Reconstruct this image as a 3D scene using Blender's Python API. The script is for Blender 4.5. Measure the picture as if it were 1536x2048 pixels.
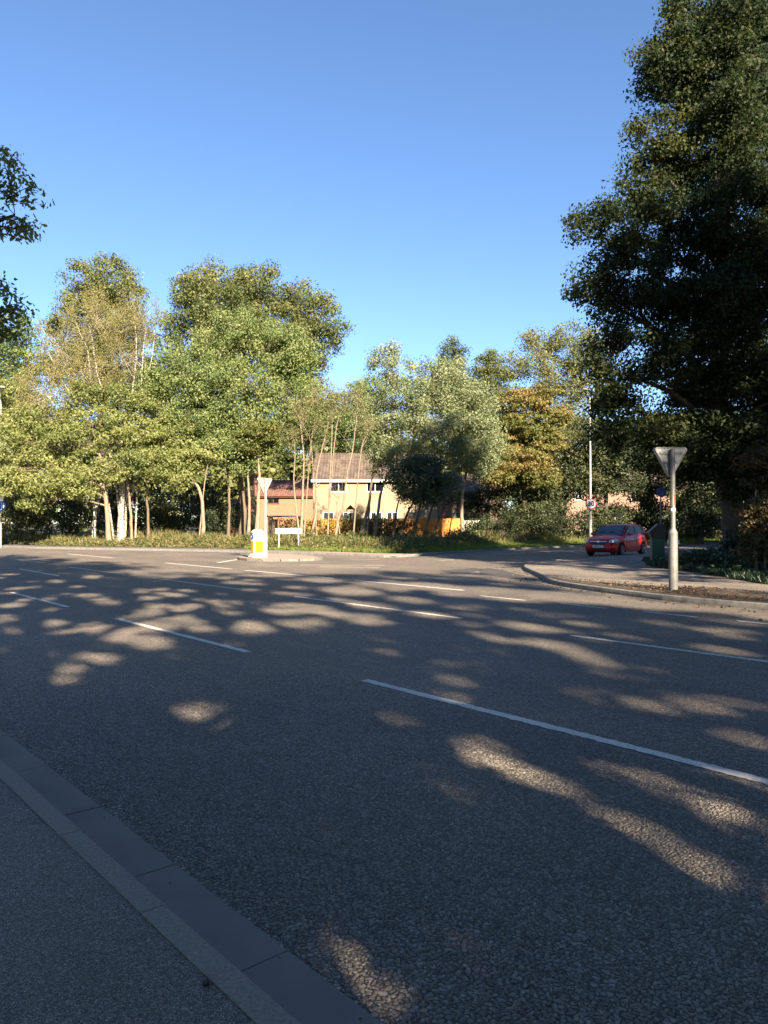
import bpy, bmesh, math, random
import numpy as np
from mathutils import Vector, Matrix

for o in list(bpy.data.objects):
    bpy.data.objects.remove(o)
scene = bpy.context.scene
COL = scene.collection
RAD = math.radians

# ------------------------------------------------------------------ camera, sky, sun, exposure
CAM_H, F = 1.6, 1500.0
PITCH = math.atan(22 / F)
cam_d = bpy.data.cameras.new('camera')
cam = bpy.data.objects.new('camera', cam_d)
COL.objects.link(cam)
cam.location = (0, 0, CAM_H)
cam.rotation_euler = (RAD(90) + PITCH, 0, 0)
cam_d.sensor_fit = 'AUTO'
cam_d.sensor_width = 36
cam_d.lens = 36 * F / 2048
cam_d.clip_start, cam_d.clip_end = 0.05, 5000
scene.camera = cam

SUN_AZ = (0.40, -0.917)            # horizontal direction towards the sun
SUN_EL = RAD(29)
world = bpy.data.worlds.new('World')
scene.world = world
world.use_nodes = True
wn = world.node_tree
wn.nodes.clear()
sky = wn.nodes.new('ShaderNodeTexSky')
sky.sky_type = 'NISHITA'
sky.sun_disc = False
sky.sun_elevation = SUN_EL
sky.sun_rotation = math.atan2(SUN_AZ[0], SUN_AZ[1])
sky.altitude = 50
sky.air_density = 0.85
sky.dust_density = 0.0
sky.ozone_density = 4.9
bg = wn.nodes.new('ShaderNodeBackground')
bg.inputs['Strength'].default_value = 0.055
wo = wn.nodes.new('ShaderNodeOutputWorld')
wn.links.new(sky.outputs[0], bg.inputs[0])
wn.links.new(bg.outputs[0], wo.inputs[0])

sun_d = bpy.data.lights.new('sun', 'SUN')
sun_d.energy = 5.0
sun_d.angle = RAD(0.53)
sun_d.color = (1.0, 0.84, 0.64)
sun = bpy.data.objects.new('sun', sun_d)
COL.objects.link(sun)
sdir = Vector((SUN_AZ[0] * math.cos(SUN_EL), SUN_AZ[1] * math.cos(SUN_EL), math.sin(SUN_EL)))
sun.rotation_euler = sdir.to_track_quat('Z', 'Y').to_euler()
sun.location = (30, -60, 40)

vs = scene.view_settings
vs.view_transform = 'Standard'
vs.look = 'None'
vs.gamma = 1
vs.use_curve_mapping = False
vs.exposure = 2.3
scene.render.engine = 'CYCLES'
scene.cycles.max_bounces = 6
scene.cycles.transparent_max_bounces = 4
scene.cycles.use_denoising = True

# ------------------------------------------------------------------ geometry helpers
CT, ST = math.cos(PITCH), math.sin(PITCH)


def ray(px, py):
    v = -(py - 1024)
    return (px - 768, F * CT - v * ST, F * ST + v * CT)


def G(px, py, z=0.0):
    r = ray(px, py)
    s = (z - CAM_H) / r[2]
    return (r[0] * s, r[1] * s, z)


def R(px, py, Y):
    r = ray(px, py)
    s = Y / r[1]
    return np.array((r[0] * s, Y, CAM_H + r[2] * s))


RA = RAD(41)
NX, NY = math.cos(RA), math.sin(RA)       # across the main road
UX, UY = -math.sin(RA), math.cos(RA)      # along the main road


def DT(d, t, z=0.0):
    return (d * NX + t * UX, d * NY + t * UY, z)


def link(name, V, Fc, mat=None, parent=None, smooth=False, tint=None):
    me = bpy.data.meshes.new(name)
    V = np.asarray(V, dtype=np.float32).reshape(-1, 3)
    if isinstance(Fc, np.ndarray):
        n, k = Fc.shape
        me.vertices.add(len(V))
        me.vertices.foreach_set('co', V.ravel())
        me.loops.add(n * k)
        me.loops.foreach_set('vertex_index', Fc.astype(np.int32).ravel())
        me.polygons.add(n)
        me.polygons.foreach_set('loop_start', np.arange(0, n * k, k, dtype=np.int32))
        me.update(calc_edges=True)
    else:
        me.from_pydata([tuple(map(float, v)) for v in V], [], [tuple(map(int, f)) for f in Fc])
    if tint is not None:
        a = me.attributes.new('tint', 'FLOAT', 'FACE')
        a.data.foreach_set('value', np.asarray(tint, dtype=np.float32))
    if smooth:
        me.polygons.foreach_set('use_smooth', np.ones(len(me.polygons), dtype=bool))
    if mat:
        me.materials.append(mat)
    o = bpy.data.objects.new(name, me)
    COL.objects.link(o)
    if parent:
        o.parent = parent
    return o


def copy_mesh(o, loc=None, rot=None, parent=None):
    c = o.copy()
    COL.objects.link(c)
    if loc is not None:
        c.location = loc
    if rot is not None:
        c.rotation_euler = rot
    if parent:
        c.parent = parent
    return c


def tag(o, label, cat, group=None):
    o['label'] = label
    o['category'] = cat
    if group:
        o['group'] = group
    return o


def thing(name, label, cat, loc=(0, 0, 0), rz=0.0, group=None):
    o = bpy.data.objects.new(name, None)
    COL.objects.link(o)
    o.location = loc
    o.rotation_euler = (0, 0, rz)
    o.empty_display_size = 0.2
    return tag(o, label, cat, group)


def structure(o):
    o['kind'] = 'structure'
    return o


def stuff(o, label=None):
    o['kind'] = 'stuff'
    if label:
        o['label'] = label
    return o


class MB:
    """collects simple solids, links them as one mesh"""
    def __init__(self):
        self.bm = bmesh.new()

    def box(self, c, s, rz=0.0, rx=0.0, ry=0.0, bevel=0.0):
        m = Matrix.Translation(c) @ Matrix.Rotation(rz, 4, 'Z') @ Matrix.Rotation(ry, 4, 'Y') @ Matrix.Rotation(rx, 4, 'X')
        r = bmesh.ops.create_cube(self.bm, size=1.0)
        vs_ = r['verts']
        bmesh.ops.scale(self.bm, vec=s, verts=vs_)
        if bevel:
            es = list({e for v in vs_ for e in v.link_edges})
            b = bmesh.ops.bevel(self.bm, geom=es, offset=bevel, segments=2, affect='EDGES', profile=0.5)
            vs_ = list({v for f in b['faces'] for v in f.verts} | {v for v in vs_ if v.is_valid})
        bmesh.ops.transform(self.bm, matrix=m, verts=vs_)
        return self

    def cyl(self, p0, p1, r0, r1=None, n=16, caps=True):
        r1 = r0 if r1 is None else r1
        p0, p1 = Vector(p0), Vector(p1)
        d = p1 - p0
        m = Matrix.Translation((p0 + p1) / 2) @ d.to_track_quat('Z', 'Y').to_matrix().to_4x4()
        bmesh.ops.create_cone(self.bm, cap_ends=caps, segments=n, radius1=r0, radius2=r1, depth=d.length, matrix=m)
        return self

    def prism(self, pts, depth, mat4=None):
        """outline in the XZ plane, extruded along +Y by depth"""
        a = [self.bm.verts.new((x, 0, z)) for x, z in pts]
        b = [self.bm.verts.new((x, depth, z)) for x, z in pts]
        n = len(pts)
        self.bm.faces.new(a)
        self.bm.faces.new(b[::-1])
        for i in range(n):
            self.bm.faces.new((a[i], b[i], b[(i + 1) % n], a[(i + 1) % n]))
        if mat4:
            bmesh.ops.transform(self.bm, matrix=mat4, verts=a + b)
        return self

    def build(self, name, mat, parent=None, smooth=False):
        bmesh.ops.recalc_face_normals(self.bm, faces=self.bm.faces)
        me = bpy.data.meshes.new(name)
        self.bm.to_mesh(me)
        self.bm.free()
        if smooth:
            me.polygons.foreach_set('use_smooth', np.ones(len(me.polygons), dtype=bool))
            try:
                me.set_sharp_from_angle(angle=RAD(35))
            except Exception:
                pass
        me.materials.append(mat)
        o = bpy.data.objects.new(name, me)
        COL.objects.link(o)
        if parent:
            o.parent = parent
        return o


# ------------------------------------------------------------------ materials
def mat_new(name):
    m = bpy.data.materials.new(name)
    m.use_nodes = True
    nt = m.node_tree
    nt.nodes.clear()
    out = nt.nodes.new('ShaderNodeOutputMaterial')
    b = nt.nodes.new('ShaderNodeBsdfPrincipled')
    nt.links.new(b.outputs[0], out.inputs[0])
    return m, nt, b, out


def N(nt, typ, **kw):
    n = nt.nodes.new(typ)
    for k, v in kw.items():
        if k in n.inputs:
            n.inputs[k].default_value = v
        else:
            setattr(n, k, v)
    return n


def ramp(nt, stops, fac):
    r = nt.nodes.new('ShaderNodeValToRGB')
    e = r.color_ramp.elements
    while len(e) < len(stops):
        e.new(0.5)
    for i, (p, c) in enumerate(stops):
        e[i].position = p
        e[i].color = (*c, 1) if len(c) == 3 else c
    nt.links.new(fac, r.inputs[0])
    return r


def pos(nt, scale=(1, 1, 1), obj=False):
    if obj:
        g = nt.nodes.new('ShaderNodeTexCoord').outputs['Object']
    else:
        g = nt.nodes.new('ShaderNodeNewGeometry').outputs['Position']
    m = nt.nodes.new('ShaderNodeMapping')
    m.inputs['Scale'].default_value = scale
    nt.links.new(g, m.inputs[0])
    return m.outputs[0]


def noise(nt, vec, scale, detail=4, rough=0.55):
    n = N(nt, 'ShaderNodeTexNoise', Scale=scale, Detail=detail, Roughness=rough)
    nt.links.new(vec, n.inputs['Vector'])
    return n


def plain(name, c1, c2=None, scale=3.0, rough=0.6, bump=0.0, bscale=40, metallic=0.0, obj=True, spec=0.4, detail=4):
    m, nt, b, out = mat_new(name)
    c2 = c2 or tuple(x * 0.75 for x in c1)
    v = pos(nt, obj=obj)
    n = noise(nt, v, scale, detail)
    r = ramp(nt, [(0.3, c2), (0.7, c1)], n.outputs[0])
    nt.links.new(r.outputs[0], b.inputs['Base Color'])
    b.inputs['Roughness'].default_value = rough
    b.inputs['Metallic'].default_value = metallic
    b.inputs['Specular IOR Level'].default_value = spec
    if bump:
        n2 = noise(nt, v, bscale, 3)
        bp = N(nt, 'ShaderNodeBump', Strength=bump, Distance=0.01)
        nt.links.new(n2.outputs[0], bp.inputs['Height'])
        nt.links.new(bp.outputs[0], b.inputs['Normal'])
    return m


def asphalt(name, dark, mid, light, cell=62.0, bump=0.8, spec=0.5):
    m, nt, b, out = mat_new(name)
    v = pos(nt)
    vo = N(nt, 'ShaderNodeTexVoronoi', Scale=cell, feature='F1')
    nt.links.new(v, vo.inputs['Vector'])
    ve = N(nt, 'ShaderNodeTexVoronoi', Scale=cell, feature='DISTANCE_TO_EDGE')
    nt.links.new(v, ve.inputs['Vector'])
    sep = N(nt, 'ShaderNodeSeparateColor')
    nt.links.new(vo.outputs['Color'], sep.inputs[0])
    stone = ramp(nt, [(0.0, mid), (0.75, light), (1.0, tuple(x * 1.35 for x in light))], sep.outputs[0])
    edge = ramp(nt, [(0.02, (0, 0, 0)), (0.16, (1, 1, 1))], ve.outputs['Distance'])
    mx = N(nt, 'ShaderNodeMix', data_type='RGBA')
    nt.links.new(edge.outputs[0], mx.inputs[0])
    mx.inputs[6].default_value = (*dark, 1)
    nt.links.new(stone.outputs[0], mx.inputs[7])
    # wear: broad patches, polished along the wheel tracks
    big = noise(nt, v, 0.35, 5, 0.6)
    wr = ramp(nt, [(0.3, (0.74, 0.75, 0.77)), (0.7, (1.2, 1.17, 1.12))], big.outputs[0])
    mul = N(nt, 'ShaderNodeMix', data_type='RGBA', blend_type='MULTIPLY')
    mul.inputs[0].default_value = 1
    nt.links.new(mx.outputs[2], mul.inputs[6])
    nt.links.new(wr.outputs[0], mul.inputs[7])
    g2 = N(nt, 'ShaderNodeNewGeometry')
    m2 = N(nt, 'ShaderNodeVectorRotate', rotation_type='Z_AXIS', Angle=-RA)
    nt.links.new(g2.outputs['Position'], m2.inputs['Vector'])
    m3 = N(nt, 'ShaderNodeMapping')
    m3.inputs['Scale'].default_value = (1.1, .05, 1)
    nt.links.new(m2.outputs[0], m3.inputs[0])
    st = noise(nt, m3.outputs[0], 1.0, 4, .6)
    wr2 = ramp(nt, [(0.32, (0.78, 0.78, 0.80)), (0.5, (1, 1, 1)), (0.68, (1.16, 1.14, 1.1))], st.outputs[0])
    mul2 = N(nt, 'ShaderNodeMix', data_type='RGBA', blend_type='MULTIPLY')
    mul2.inputs[0].default_value = 1
    nt.links.new(mul.outputs[2], mul2.inputs[6])
    nt.links.new(wr2.outputs[0], mul2.inputs[7])
    spot = noise(nt, v, 2.6, 2, .5)
    wr3 = ramp(nt, [(0.24, (0.72, 0.72, 0.74)), (0.31, (1, 1, 1))], spot.outputs[0])
    mul3 = N(nt, 'ShaderNodeMix', data_type='RGBA', blend_type='MULTIPLY')
    mul3.inputs[0].default_value = 1
    nt.links.new(mul2.outputs[2], mul3.inputs[6])
    nt.links.new(wr3.outputs[0], mul3.inputs[7])
    nt.links.new(mul3.outputs[2], b.inputs['Base Color'])
    # relief: stones stand proud at differing heights and tilts
    add = N(nt, 'ShaderNodeMath', operation='MULTIPLY')
    nt.links.new(edge.outputs[0], add.inputs[0])
    h2 = N(nt, 'ShaderNodeMath', operation='MULTIPLY_ADD')
    nt.links.new(sep.outputs[1], h2.inputs[0])
    h2.inputs[1].default_value = 0.7
    h2.inputs[2].default_value = 0.3
    nt.links.new(h2.outputs[0], add.inputs[1])
    bp = N(nt, 'ShaderNodeBump', Strength=bump, Distance=0.010)
    nt.links.new(add.outputs[0], bp.inputs['Height'])
    nt.links.new(bp.outputs[0], b.inputs['Normal'])
    b.inputs['Roughness'].default_value = 0.62
    b.inputs['Specular IOR Level'].default_value = spec
    return m


def leaf_mat(name, c0, c1, c2, trans=0.35, rough=0.55, spec=0.35):
    m, nt, b, out = mat_new(name)
    at = N(nt, 'ShaderNodeAttribute', attribute_name='tint')
    r = ramp(nt, [(0.0, c0), (0.5, c1), (1.0, c2)], at.outputs['Fac'])
    nt.links.new(r.outputs[0], b.inputs['Base Color'])
    b.inputs['Roughness'].default_value = rough
    b.inputs['Specular IOR Level'].default_value = spec
    tr = N(nt, 'ShaderNodeBsdfTranslucent')
    hs = N(nt, 'ShaderNodeHueSaturation', Saturation=1.15, Value=1.25)
    nt.links.new(r.outputs[0], hs.inputs['Color'])
    nt.links.new(hs.outputs[0], tr.inputs[0])
    mx = N(nt, 'ShaderNodeMixShader')
    mx.inputs[0].default_value = trans
    nt.links.new(b.outputs[0], mx.inputs[1])
    nt.links.new(tr.outputs[0], mx.inputs[2])
    nt.links.new(mx.outputs[0], out.inputs[0])
    return m


def bark_mat(name, c1, c2, scale=(6, 6, 1.5), white=False):
    m, nt, b, out = mat_new(name)
    v = pos(nt, scale)
    n = noise(nt, v, 2.5, 5, 0.6)
    if white:
        r = ramp(nt, [(0.42, c2), (0.52, tuple(q * .75 for q in c1)), (.75, c1)], n.outputs[0])
    else:
        r = ramp(nt, [(0.3, c2), (0.7, c1)], n.outputs[0])
    nt.links.new(r.outputs[0], b.inputs['Base Color'])
    b.inputs['Roughness'].default_value = 0.85
    bp = N(nt, 'ShaderNodeBump', Strength=0.5, Distance=0.03)
    nt.links.new(n.outputs[0], bp.inputs['Height'])
    nt.links.new(bp.outputs[0], b.inputs['Normal'])
    return m


M = {}
M['road'] = asphalt('road_asphalt', (0.040, 0.034, 0.028), (0.148, 0.125, 0.101), (0.25, 0.212, 0.172), cell=44, bump=1.0)
M['patch'] = asphalt('patched_asphalt', (0.026, 0.024, 0.022), (0.062, 0.058, 0.052), (0.09, 0.084, 0.075), cell=95, bump=0.4)
M['footway'] = asphalt('footway_asphalt', (0.052, 0.044, 0.036), (0.138, 0.118, 0.098), (0.33, 0.285, 0.24), cell=150, bump=0.6, spec=0.3)
M['footway_far'] = asphalt('worn_footway', (0.08, 0.072, 0.066), (0.14, 0.125, 0.112), (0.2, 0.18, 0.16), cell=110, bump=0.4, spec=0.3)
M['kerb'] = plain('kerb_concrete', (0.20, 0.185, 0.165), (0.10, 0.095, 0.085), 9, 0.9, 0.6, 120, obj=False)
M['kerb_near'] = plain('weathered_kerb', (0.31, 0.27, 0.22), (0.20, 0.175, 0.142), 70, 0.92, 0.8, 140, obj=False)
M['channel'] = plain('channel_concrete', (0.225, 0.20, 0.172), (0.165, 0.147, 0.127), 2.2, 0.8, 0.15, 160, obj=False)
M['tactile'] = plain('buff_paving', (0.32, 0.22, 0.17), (0.22, 0.16, 0.13), 5, 0.9, 0.3, 60, obj=False)
M['ground'] = plain('earth', (0.055, 0.045, 0.028), (0.03, 0.035, 0.014), 0.7, 0.95, 0.4, 8, obj=False)
M['soil'] = plain('dry_soil', (0.075, 0.055, 0.036), (0.03, 0.023, 0.017), 4.5, 0.95, 0.9, 45, obj=False)
M['paint'] = None


def paint_mat():
    m, nt, b, out = mat_new('worn_road_paint')
    v = pos(nt)
    n = noise(nt, v, 38, 5, 0.7)
    n2 = noise(nt, v, 2.0, 3)
    r = ramp(nt, [(0.32, (0.16, 0.145, 0.12)), (0.42, (0.62, 0.57, 0.49)), (1.0, (0.80, 0.75, 0.66))], n.outputs[0])
    r2 = ramp(nt, [(0.3, (0.72, 0.72, 0.72)), (0.7, (1, 1, 1))], n2.outputs[0])
    mul = N(nt, 'ShaderNodeMix', data_type='RGBA', blend_type='MULTIPLY')
    mul.inputs[0].default_value = 1
    nt.links.new(r.outputs[0], mul.inputs[6])
    nt.links.new(r2.outputs[0], mul.inputs[7])
    nt.links.new(mul.outputs[2], b.inputs['Base Color'])
    vo = N(nt, 'ShaderNodeTexVoronoi', Scale=62, feature='F1')
    nt.links.new(v, vo.inputs['Vector'])
    bp = N(nt, 'ShaderNodeBump', Strength=0.25, Distance=0.004, invert=True)
    nt.links.new(vo.outputs['Distance'], bp.inputs['Height'])
    nt.links.new(bp.outputs[0], b.inputs['Normal'])
    b.inputs['Roughness'].default_value = 0.65
    return m


M['paint'] = paint_mat()
M['galv'] = plain('galvanised_steel', (0.21, 0.205, 0.19), (0.13, 0.128, 0.12), 6, 0.5, 0.1, 80, 0.25)
M['galv_light'] = plain('pale_painted_steel', (0.40, 0.39, 0.35), (0.27, 0.26, 0.235), 5, 0.5, 0.1, 60)
M['sign_back'] = plain('sign_back_alloy', (0.30, 0.30, 0.285), (0.19, 0.19, 0.18), 7, 0.42, 0.1, 40, 0.3)
M['white'] = plain('white_plastic', (0.66, 0.65, 0.60), (0.52, 0.51, 0.47), 4, 0.45)
M['yellow'] = plain('yellow_panel', (0.62, 0.36, 0.005), (0.5, 0.29, 0.005), 4, 0.4)
M['sign_blue'] = plain('sign_blue', (0.02, 0.075, 0.36), (0.015, 0.06, 0.28), 4, 0.35)
M['sign_red'] = plain('sign_red', (0.55, 0.02, 0.025), (0.45, 0.02, 0.02), 4, 0.4)
M['sign_white'] = plain('sign_white', (0.80, 0.80, 0.78), (0.72, 0.72, 0.70), 4, 0.4)
M['black'] = plain('black_plastic', (0.016, 0.016, 0.017), (0.010, 0.010, 0.011), 5, 0.5)
M['bin_green'] = plain('bin_green', (0.012, 0.075, 0.045), (0.009, 0.05, 0.03), 5, 0.45)
M['bin_grey'] = plain('bin_grey', (0.16, 0.155, 0.14), (0.10, 0.095, 0.09), 5, 0.6)
M['rust'] = plain('orange_sticker', (0.22, 0.10, 0.025), (0.12, 0.05, 0.015), 30, 0.6)
M['bark'] = bark_mat('brown_bark', (0.17, 0.125, 0.08), (0.06, 0.045, 0.03))
M['bark_tan'] = bark_mat('tan_bark', (0.27, 0.21, 0.14), (0.11, 0.085, 0.055))
M['bark_dark'] = bark_mat('dark_bark', (0.075, 0.058, 0.042), (0.03, 0.024, 0.018))
M['bark_birch'] = bark_mat('birch_bark', (0.46, 0.42, 0.35), (0.05, 0.04, 0.03), (4, 4, 6), True)
M['l_oak'] = leaf_mat('oak_leaves', (0.06, 0.075, 0.024), (0.095, 0.11, 0.036), (0.15, 0.14, 0.05), 0.4)  # leaf colour lifted so the unseen street trees bounce light to the road
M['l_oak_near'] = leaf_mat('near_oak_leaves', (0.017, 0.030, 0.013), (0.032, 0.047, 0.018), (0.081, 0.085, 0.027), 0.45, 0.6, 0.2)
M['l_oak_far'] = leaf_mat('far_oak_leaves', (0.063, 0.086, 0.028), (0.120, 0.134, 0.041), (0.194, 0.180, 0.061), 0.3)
M['l_light'] = leaf_mat('light_green_leaves', (0.095, 0.123, 0.035), (0.168, 0.194, 0.059), (0.257, 0.265, 0.098), 0.38)
M['l_mid'] = leaf_mat('mid_green_leaves', (0.077, 0.117, 0.037), (0.139, 0.182, 0.058), (0.228, 0.254, 0.096), 0.36)
M['l_silver'] = leaf_mat('grey_green_leaves', (0.097, 0.128, 0.057), (0.165, 0.199, 0.095), (0.251, 0.275, 0.144), 0.33)
M['l_birch'] = leaf_mat('golden_birch_leaves', (0.119, 0.106, 0.040), (0.186, 0.165, 0.055), (0.235, 0.201, 0.079), 0.35)
M['l_autumn'] = leaf_mat('autumn_leaves', (0.082, 0.109, 0.026), (0.156, 0.142, 0.039), (0.238, 0.157, 0.055), 0.33)
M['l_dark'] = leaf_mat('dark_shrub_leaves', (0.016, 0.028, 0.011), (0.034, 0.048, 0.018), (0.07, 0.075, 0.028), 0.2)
M['l_bluegreen'] = leaf_mat('bluish_green_leaves', (0.037, 0.057, 0.030), (0.067, 0.094, 0.048), (0.122, 0.144, 0.071), 0.28)
M['l_beech'] = leaf_mat('russet_leaves', (0.035, 0.035, 0.014), (0.075, 0.05, 0.018), (0.16, 0.08, 0.028), 0.3)
M['l_weeds'] = leaf_mat('bramble_leaves', (0.056, 0.081, 0.020), (0.112, 0.114, 0.036), (0.203, 0.162, 0.068), 0.3)
M['l_grass'] = leaf_mat('grass_blades', (0.069, 0.115, 0.017), (0.131, 0.182, 0.029), (0.213, 0.230, 0.060), 0.35)
M['l_drygrass'] = leaf_mat('dry_grass', (0.080, 0.095, 0.025), (0.160, 0.147, 0.055), (0.240, 0.209, 0.093), 0.3)
M['l_litter'] = leaf_mat('fallen_leaves', (0.03, 0.02, 0.012), (0.07, 0.042, 0.022), (0.15, 0.09, 0.045), 0.1, 0.8)
M['l_ivy'] = leaf_mat('ivy_leaves', (0.014, 0.030, 0.012), (0.028, 0.055, 0.02), (0.06, 0.085, 0.032), 0.15, 0.38, 0.5)

# ------------------------------------------------------------------ terrain and road layout
# left-hand kerb of the junction (far side), X increasing; right-hand kerb, Y increasing
KL = [(-150, 150 * .869 + 26.6), (-70, 87.0)] + [G(*p)[:2] for p in
      [(0, 1096), (200, 1100), (440, 1104), (560, 1107.5), (650, 1110.5), (720, 1113), (770, 1115), (812, 1114.6),
       (845, 1111.5), (910, 1107), (960, 1103), (1060, 1098), (1160, 1093.5), (1300, 1090), (1440, 1087.2)]] + [(45, 64), (110, 84)]
KR = [DT(14.3, -110)[:2], DT(14.3, -40)[:2], DT(14.3, -5)[:2], DT(14.3, 3)[:2]] + [G(*p)[:2] for p in
      [(1536, 1221), (1440, 1212.5), (1358, 1205), (1310, 1199.5), (1263, 1193), (1192, 1183.5), (1135, 1175), (1100, 1168), (1086, 1161), (1083, 1156),
       (1062, 1147), (1045, 1139), (1050, 1133.5), (1075, 1129), (1118, 1124.5), (1198, 1117.5), (1283, 1113), (1440, 1106)]] + [(29, 45.5), (60, 57), (120, 74)]
KL = np.array(KL)
KR = np.array(KR)
KR[:, 1] = np.maximum.accumulate(KR[:, 1] + np.arange(len(KR)) * 1e-4)


def smooth_poly(P, it=2):
    P = [tuple(p) for p in P]
    for _ in range(it):
        Q = [P[0]]
        for a, b in zip(P[:-1], P[1:]):
            Q.append((a[0] * .75 + b[0] * .25, a[1] * .75 + b[1] * .25))
            Q.append((a[0] * .25 + b[0] * .75, a[1] * .25 + b[1] * .75))
        Q.append(P[-1])
        P = Q
    return np.array(P)


KLs, KRs = smooth_poly(KL), smooth_poly(KR)


def yKL(x):
    return np.interp(x, KLs[:, 0], KLs[:, 1])


def xKR(y):
    return np.interp(y, KRs[:, 1], KRs[:, 0])


def zoff(off):
    return np.interp(off, [0, 2.1, 4.5, 8, 13, 20, 60, 200], [0.10, 0.11, 0.26, 0.55, 0.62, 0.45, 0.4, 0.4])


def zL(x, y):
    off = np.asarray(y) - yKL(x)
    return zoff(off) + 0.06 * np.sin(np.asarray(x) * 0.9) * np.sin(np.asarray(y) * 0.7) * np.clip((off - 2.4) / 3, 0, 1)


def strip_mesh(name, xs, fy, offs, zf, mat, along_x=False):
    V = []
    for o in offs:
        for x in xs:
            if along_x:
                V.append((fy(x) + o, x, zf(fy(x) + o, x, o)))
            else:
                V.append((x, fy(x) + o, zf(x, fy(x) + o, o)))
    n = len(xs)
    i, j = np.meshgrid(np.arange(len(offs) - 1), np.arange(n - 1), indexing='ij')
    a = (i * n + j).ravel()
    Fq = np.stack([a, a + 1, a + n + 1, a + n], 1)
    if along_x:
        Fq = Fq[:, ::-1]
    return link(name, V, Fq, mat, smooth=True)


def sheet(name, pts, mat, z=None, structure_=True):
    bm = bmesh.new()
    vs_ = [bm.verts.new((p[0], p[1], p[2] if z is None else z)) for p in pts]
    f = bm.faces.new(vs_)
    if f.calc_area() and f.normal.z < 0:
        f.normal_flip()
    f.normal_update()
    if f.normal.z < 0:
        bmesh.ops.reverse_faces(bm, faces=[f])
    bmesh.ops.triangulate(bm, faces=bm.faces)
    me = bpy.data.meshes.new(name)
    bm.to_mesh(me)
    bm.free()
    me.materials.append(mat)
    o = bpy.data.objects.new(name, me)
    COL.objects.link(o)
    if structure_:
        structure(o)
    return o


S = 2500
structure(link('ground', [(-S, -S, -.15), (S, -S, -.15), (S, S, -.15), (-S, S, -.15)], [(0, 1, 2, 3)], M['ground']))
structure(link('road', [(-140, -80, 0), (110, -80, 0), (110, 148, 0), (-140, 148, 0)], [(0, 1, 2, 3)], M['road']))
# far verge, rising gently behind the kerb
xs = np.concatenate([np.arange(-149, -45, 4.0), np.arange(-45, 46, 0.7), np.arange(46, 108, 4)])
structure(strip_mesh('verge', xs, yKL, [0.13, 2.0, 2.6, 3.3, 4.2, 5.2, 6.5, 8, 10, 13, 17, 24, 40, 80, 200],
                     lambda x, y, o: float(zL(x, y)) - (0.02 if o < 2.3 else 0), M['ground']))
# its footway, a real slab 15 mm above the earth
xf = [x for x in xs if -149 < x < 3.2]
V = []
for o_ in (0.12, 2.0):
    for x in xf:
        w = 1.0 if x < 0.5 else max(0.06, 1 - (x - 0.5) / 2.8)
        V.append((x, yKL(x) + (0.12 if o_ < 1 else 0.12 + 1.9 * w), 0.112))
n = len(xf)
structure(link('footway', V, np.array([(i, i + 1, n + i + 1, n + i) for i in range(n - 1)]), M['footway_far']))
# buff crossing paving at the dropped kerb
xp = np.linspace(-3.6, 0.9, 12)
V = [(x, yKL(x) + 0.14, 0.118) for x in xp] + [(x, yKL(x) + 1.5, 0.118) for x in xp]
structure(link('crossing_paving', V, np.array([(i, i + 1, 13 + i, 12 + i) for i in range(11)]), M['tactile']))
# right-hand corner: tarmac footway
ys = np.concatenate([np.arange(-80, 8, 3.0), np.arange(8, 47, 0.5), np.arange(47, 73, 3)])
structure(strip_mesh('corner_footway', ys, xKR, [0.10, 1.0, 3, 8, 20, 60, 200], lambda x, y, o: 0.112, M['footway'], True))
# near footway
structure(link('near_footway', [DT(-4, -80, .105), DT(1.2, -80, .105), DT(1.2, 160, .105), DT(-4, 160, .105)], [(0, 1, 2, 3)], M['footway']))
structure(link('near_verge', [DT(-140, -80, .10), DT(-3.2, -80, .12), DT(-3.2, 160, .12), DT(-140, 160, .10)], [(0, 1, 2, 3)], M['ground']))


# kerb stones: one shared mesh each
def kerb_mesh(name, L, w, h, mat, batter=0.02):
    mb = MB()
    pts = [(0, -0.08), (w, -0.08), (w, h), (batter + 0.012, h), (batter * .5, h - 0.018), (0, h * 0.4)]
    # outline across the kerb (x across, z up), extruded along y
    mb.prism(pts, L)
    return mb


def resample(P, step):
    P = np.asarray(P)
    seg = np.linalg.norm(np.diff(P, axis=0), axis=1)
    s = np.concatenate([[0], np.cumsum(seg)])
    k = np.arange(0, s[-1], step)
    return np.stack([np.interp(k, s, P[:, 0]), np.interp(k, s, P[:, 1])], 1)


def kerb_run(parent, P, step, w, h, mat, side, gap=0.006, name='kerb_stone', z=0.0, jit=0.002):
    """stones along P; side=+1 puts the stone on the left of the walking direction"""
    rng = random.Random(7)
    Q = resample(P, step)
    proto = None
    for a, b in zip(Q[:-1], Q[1:]):
        L = math.hypot(*(b - a))
        ang = math.atan2(b[1] - a[1], b[0] - a[0])
        if proto is None:
            mb = kerb_mesh(name, 1.0, w, h, mat)
            if side > 0:
                bmesh.ops.scale(mb.bm, vec=(-1, 1, 1), verts=mb.bm.verts)
            o = mb.build(name, mat, parent)
            proto = o
        else:
            o = copy_mesh(proto)
        o.location = (a[0], a[1], z + rng.uniform(-jit, jit))
        o.scale = (1, L - gap, 1)
        o.rotation_euler = (0, 0, ang - math.pi / 2 + rng.uniform(-.003, .003))


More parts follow.
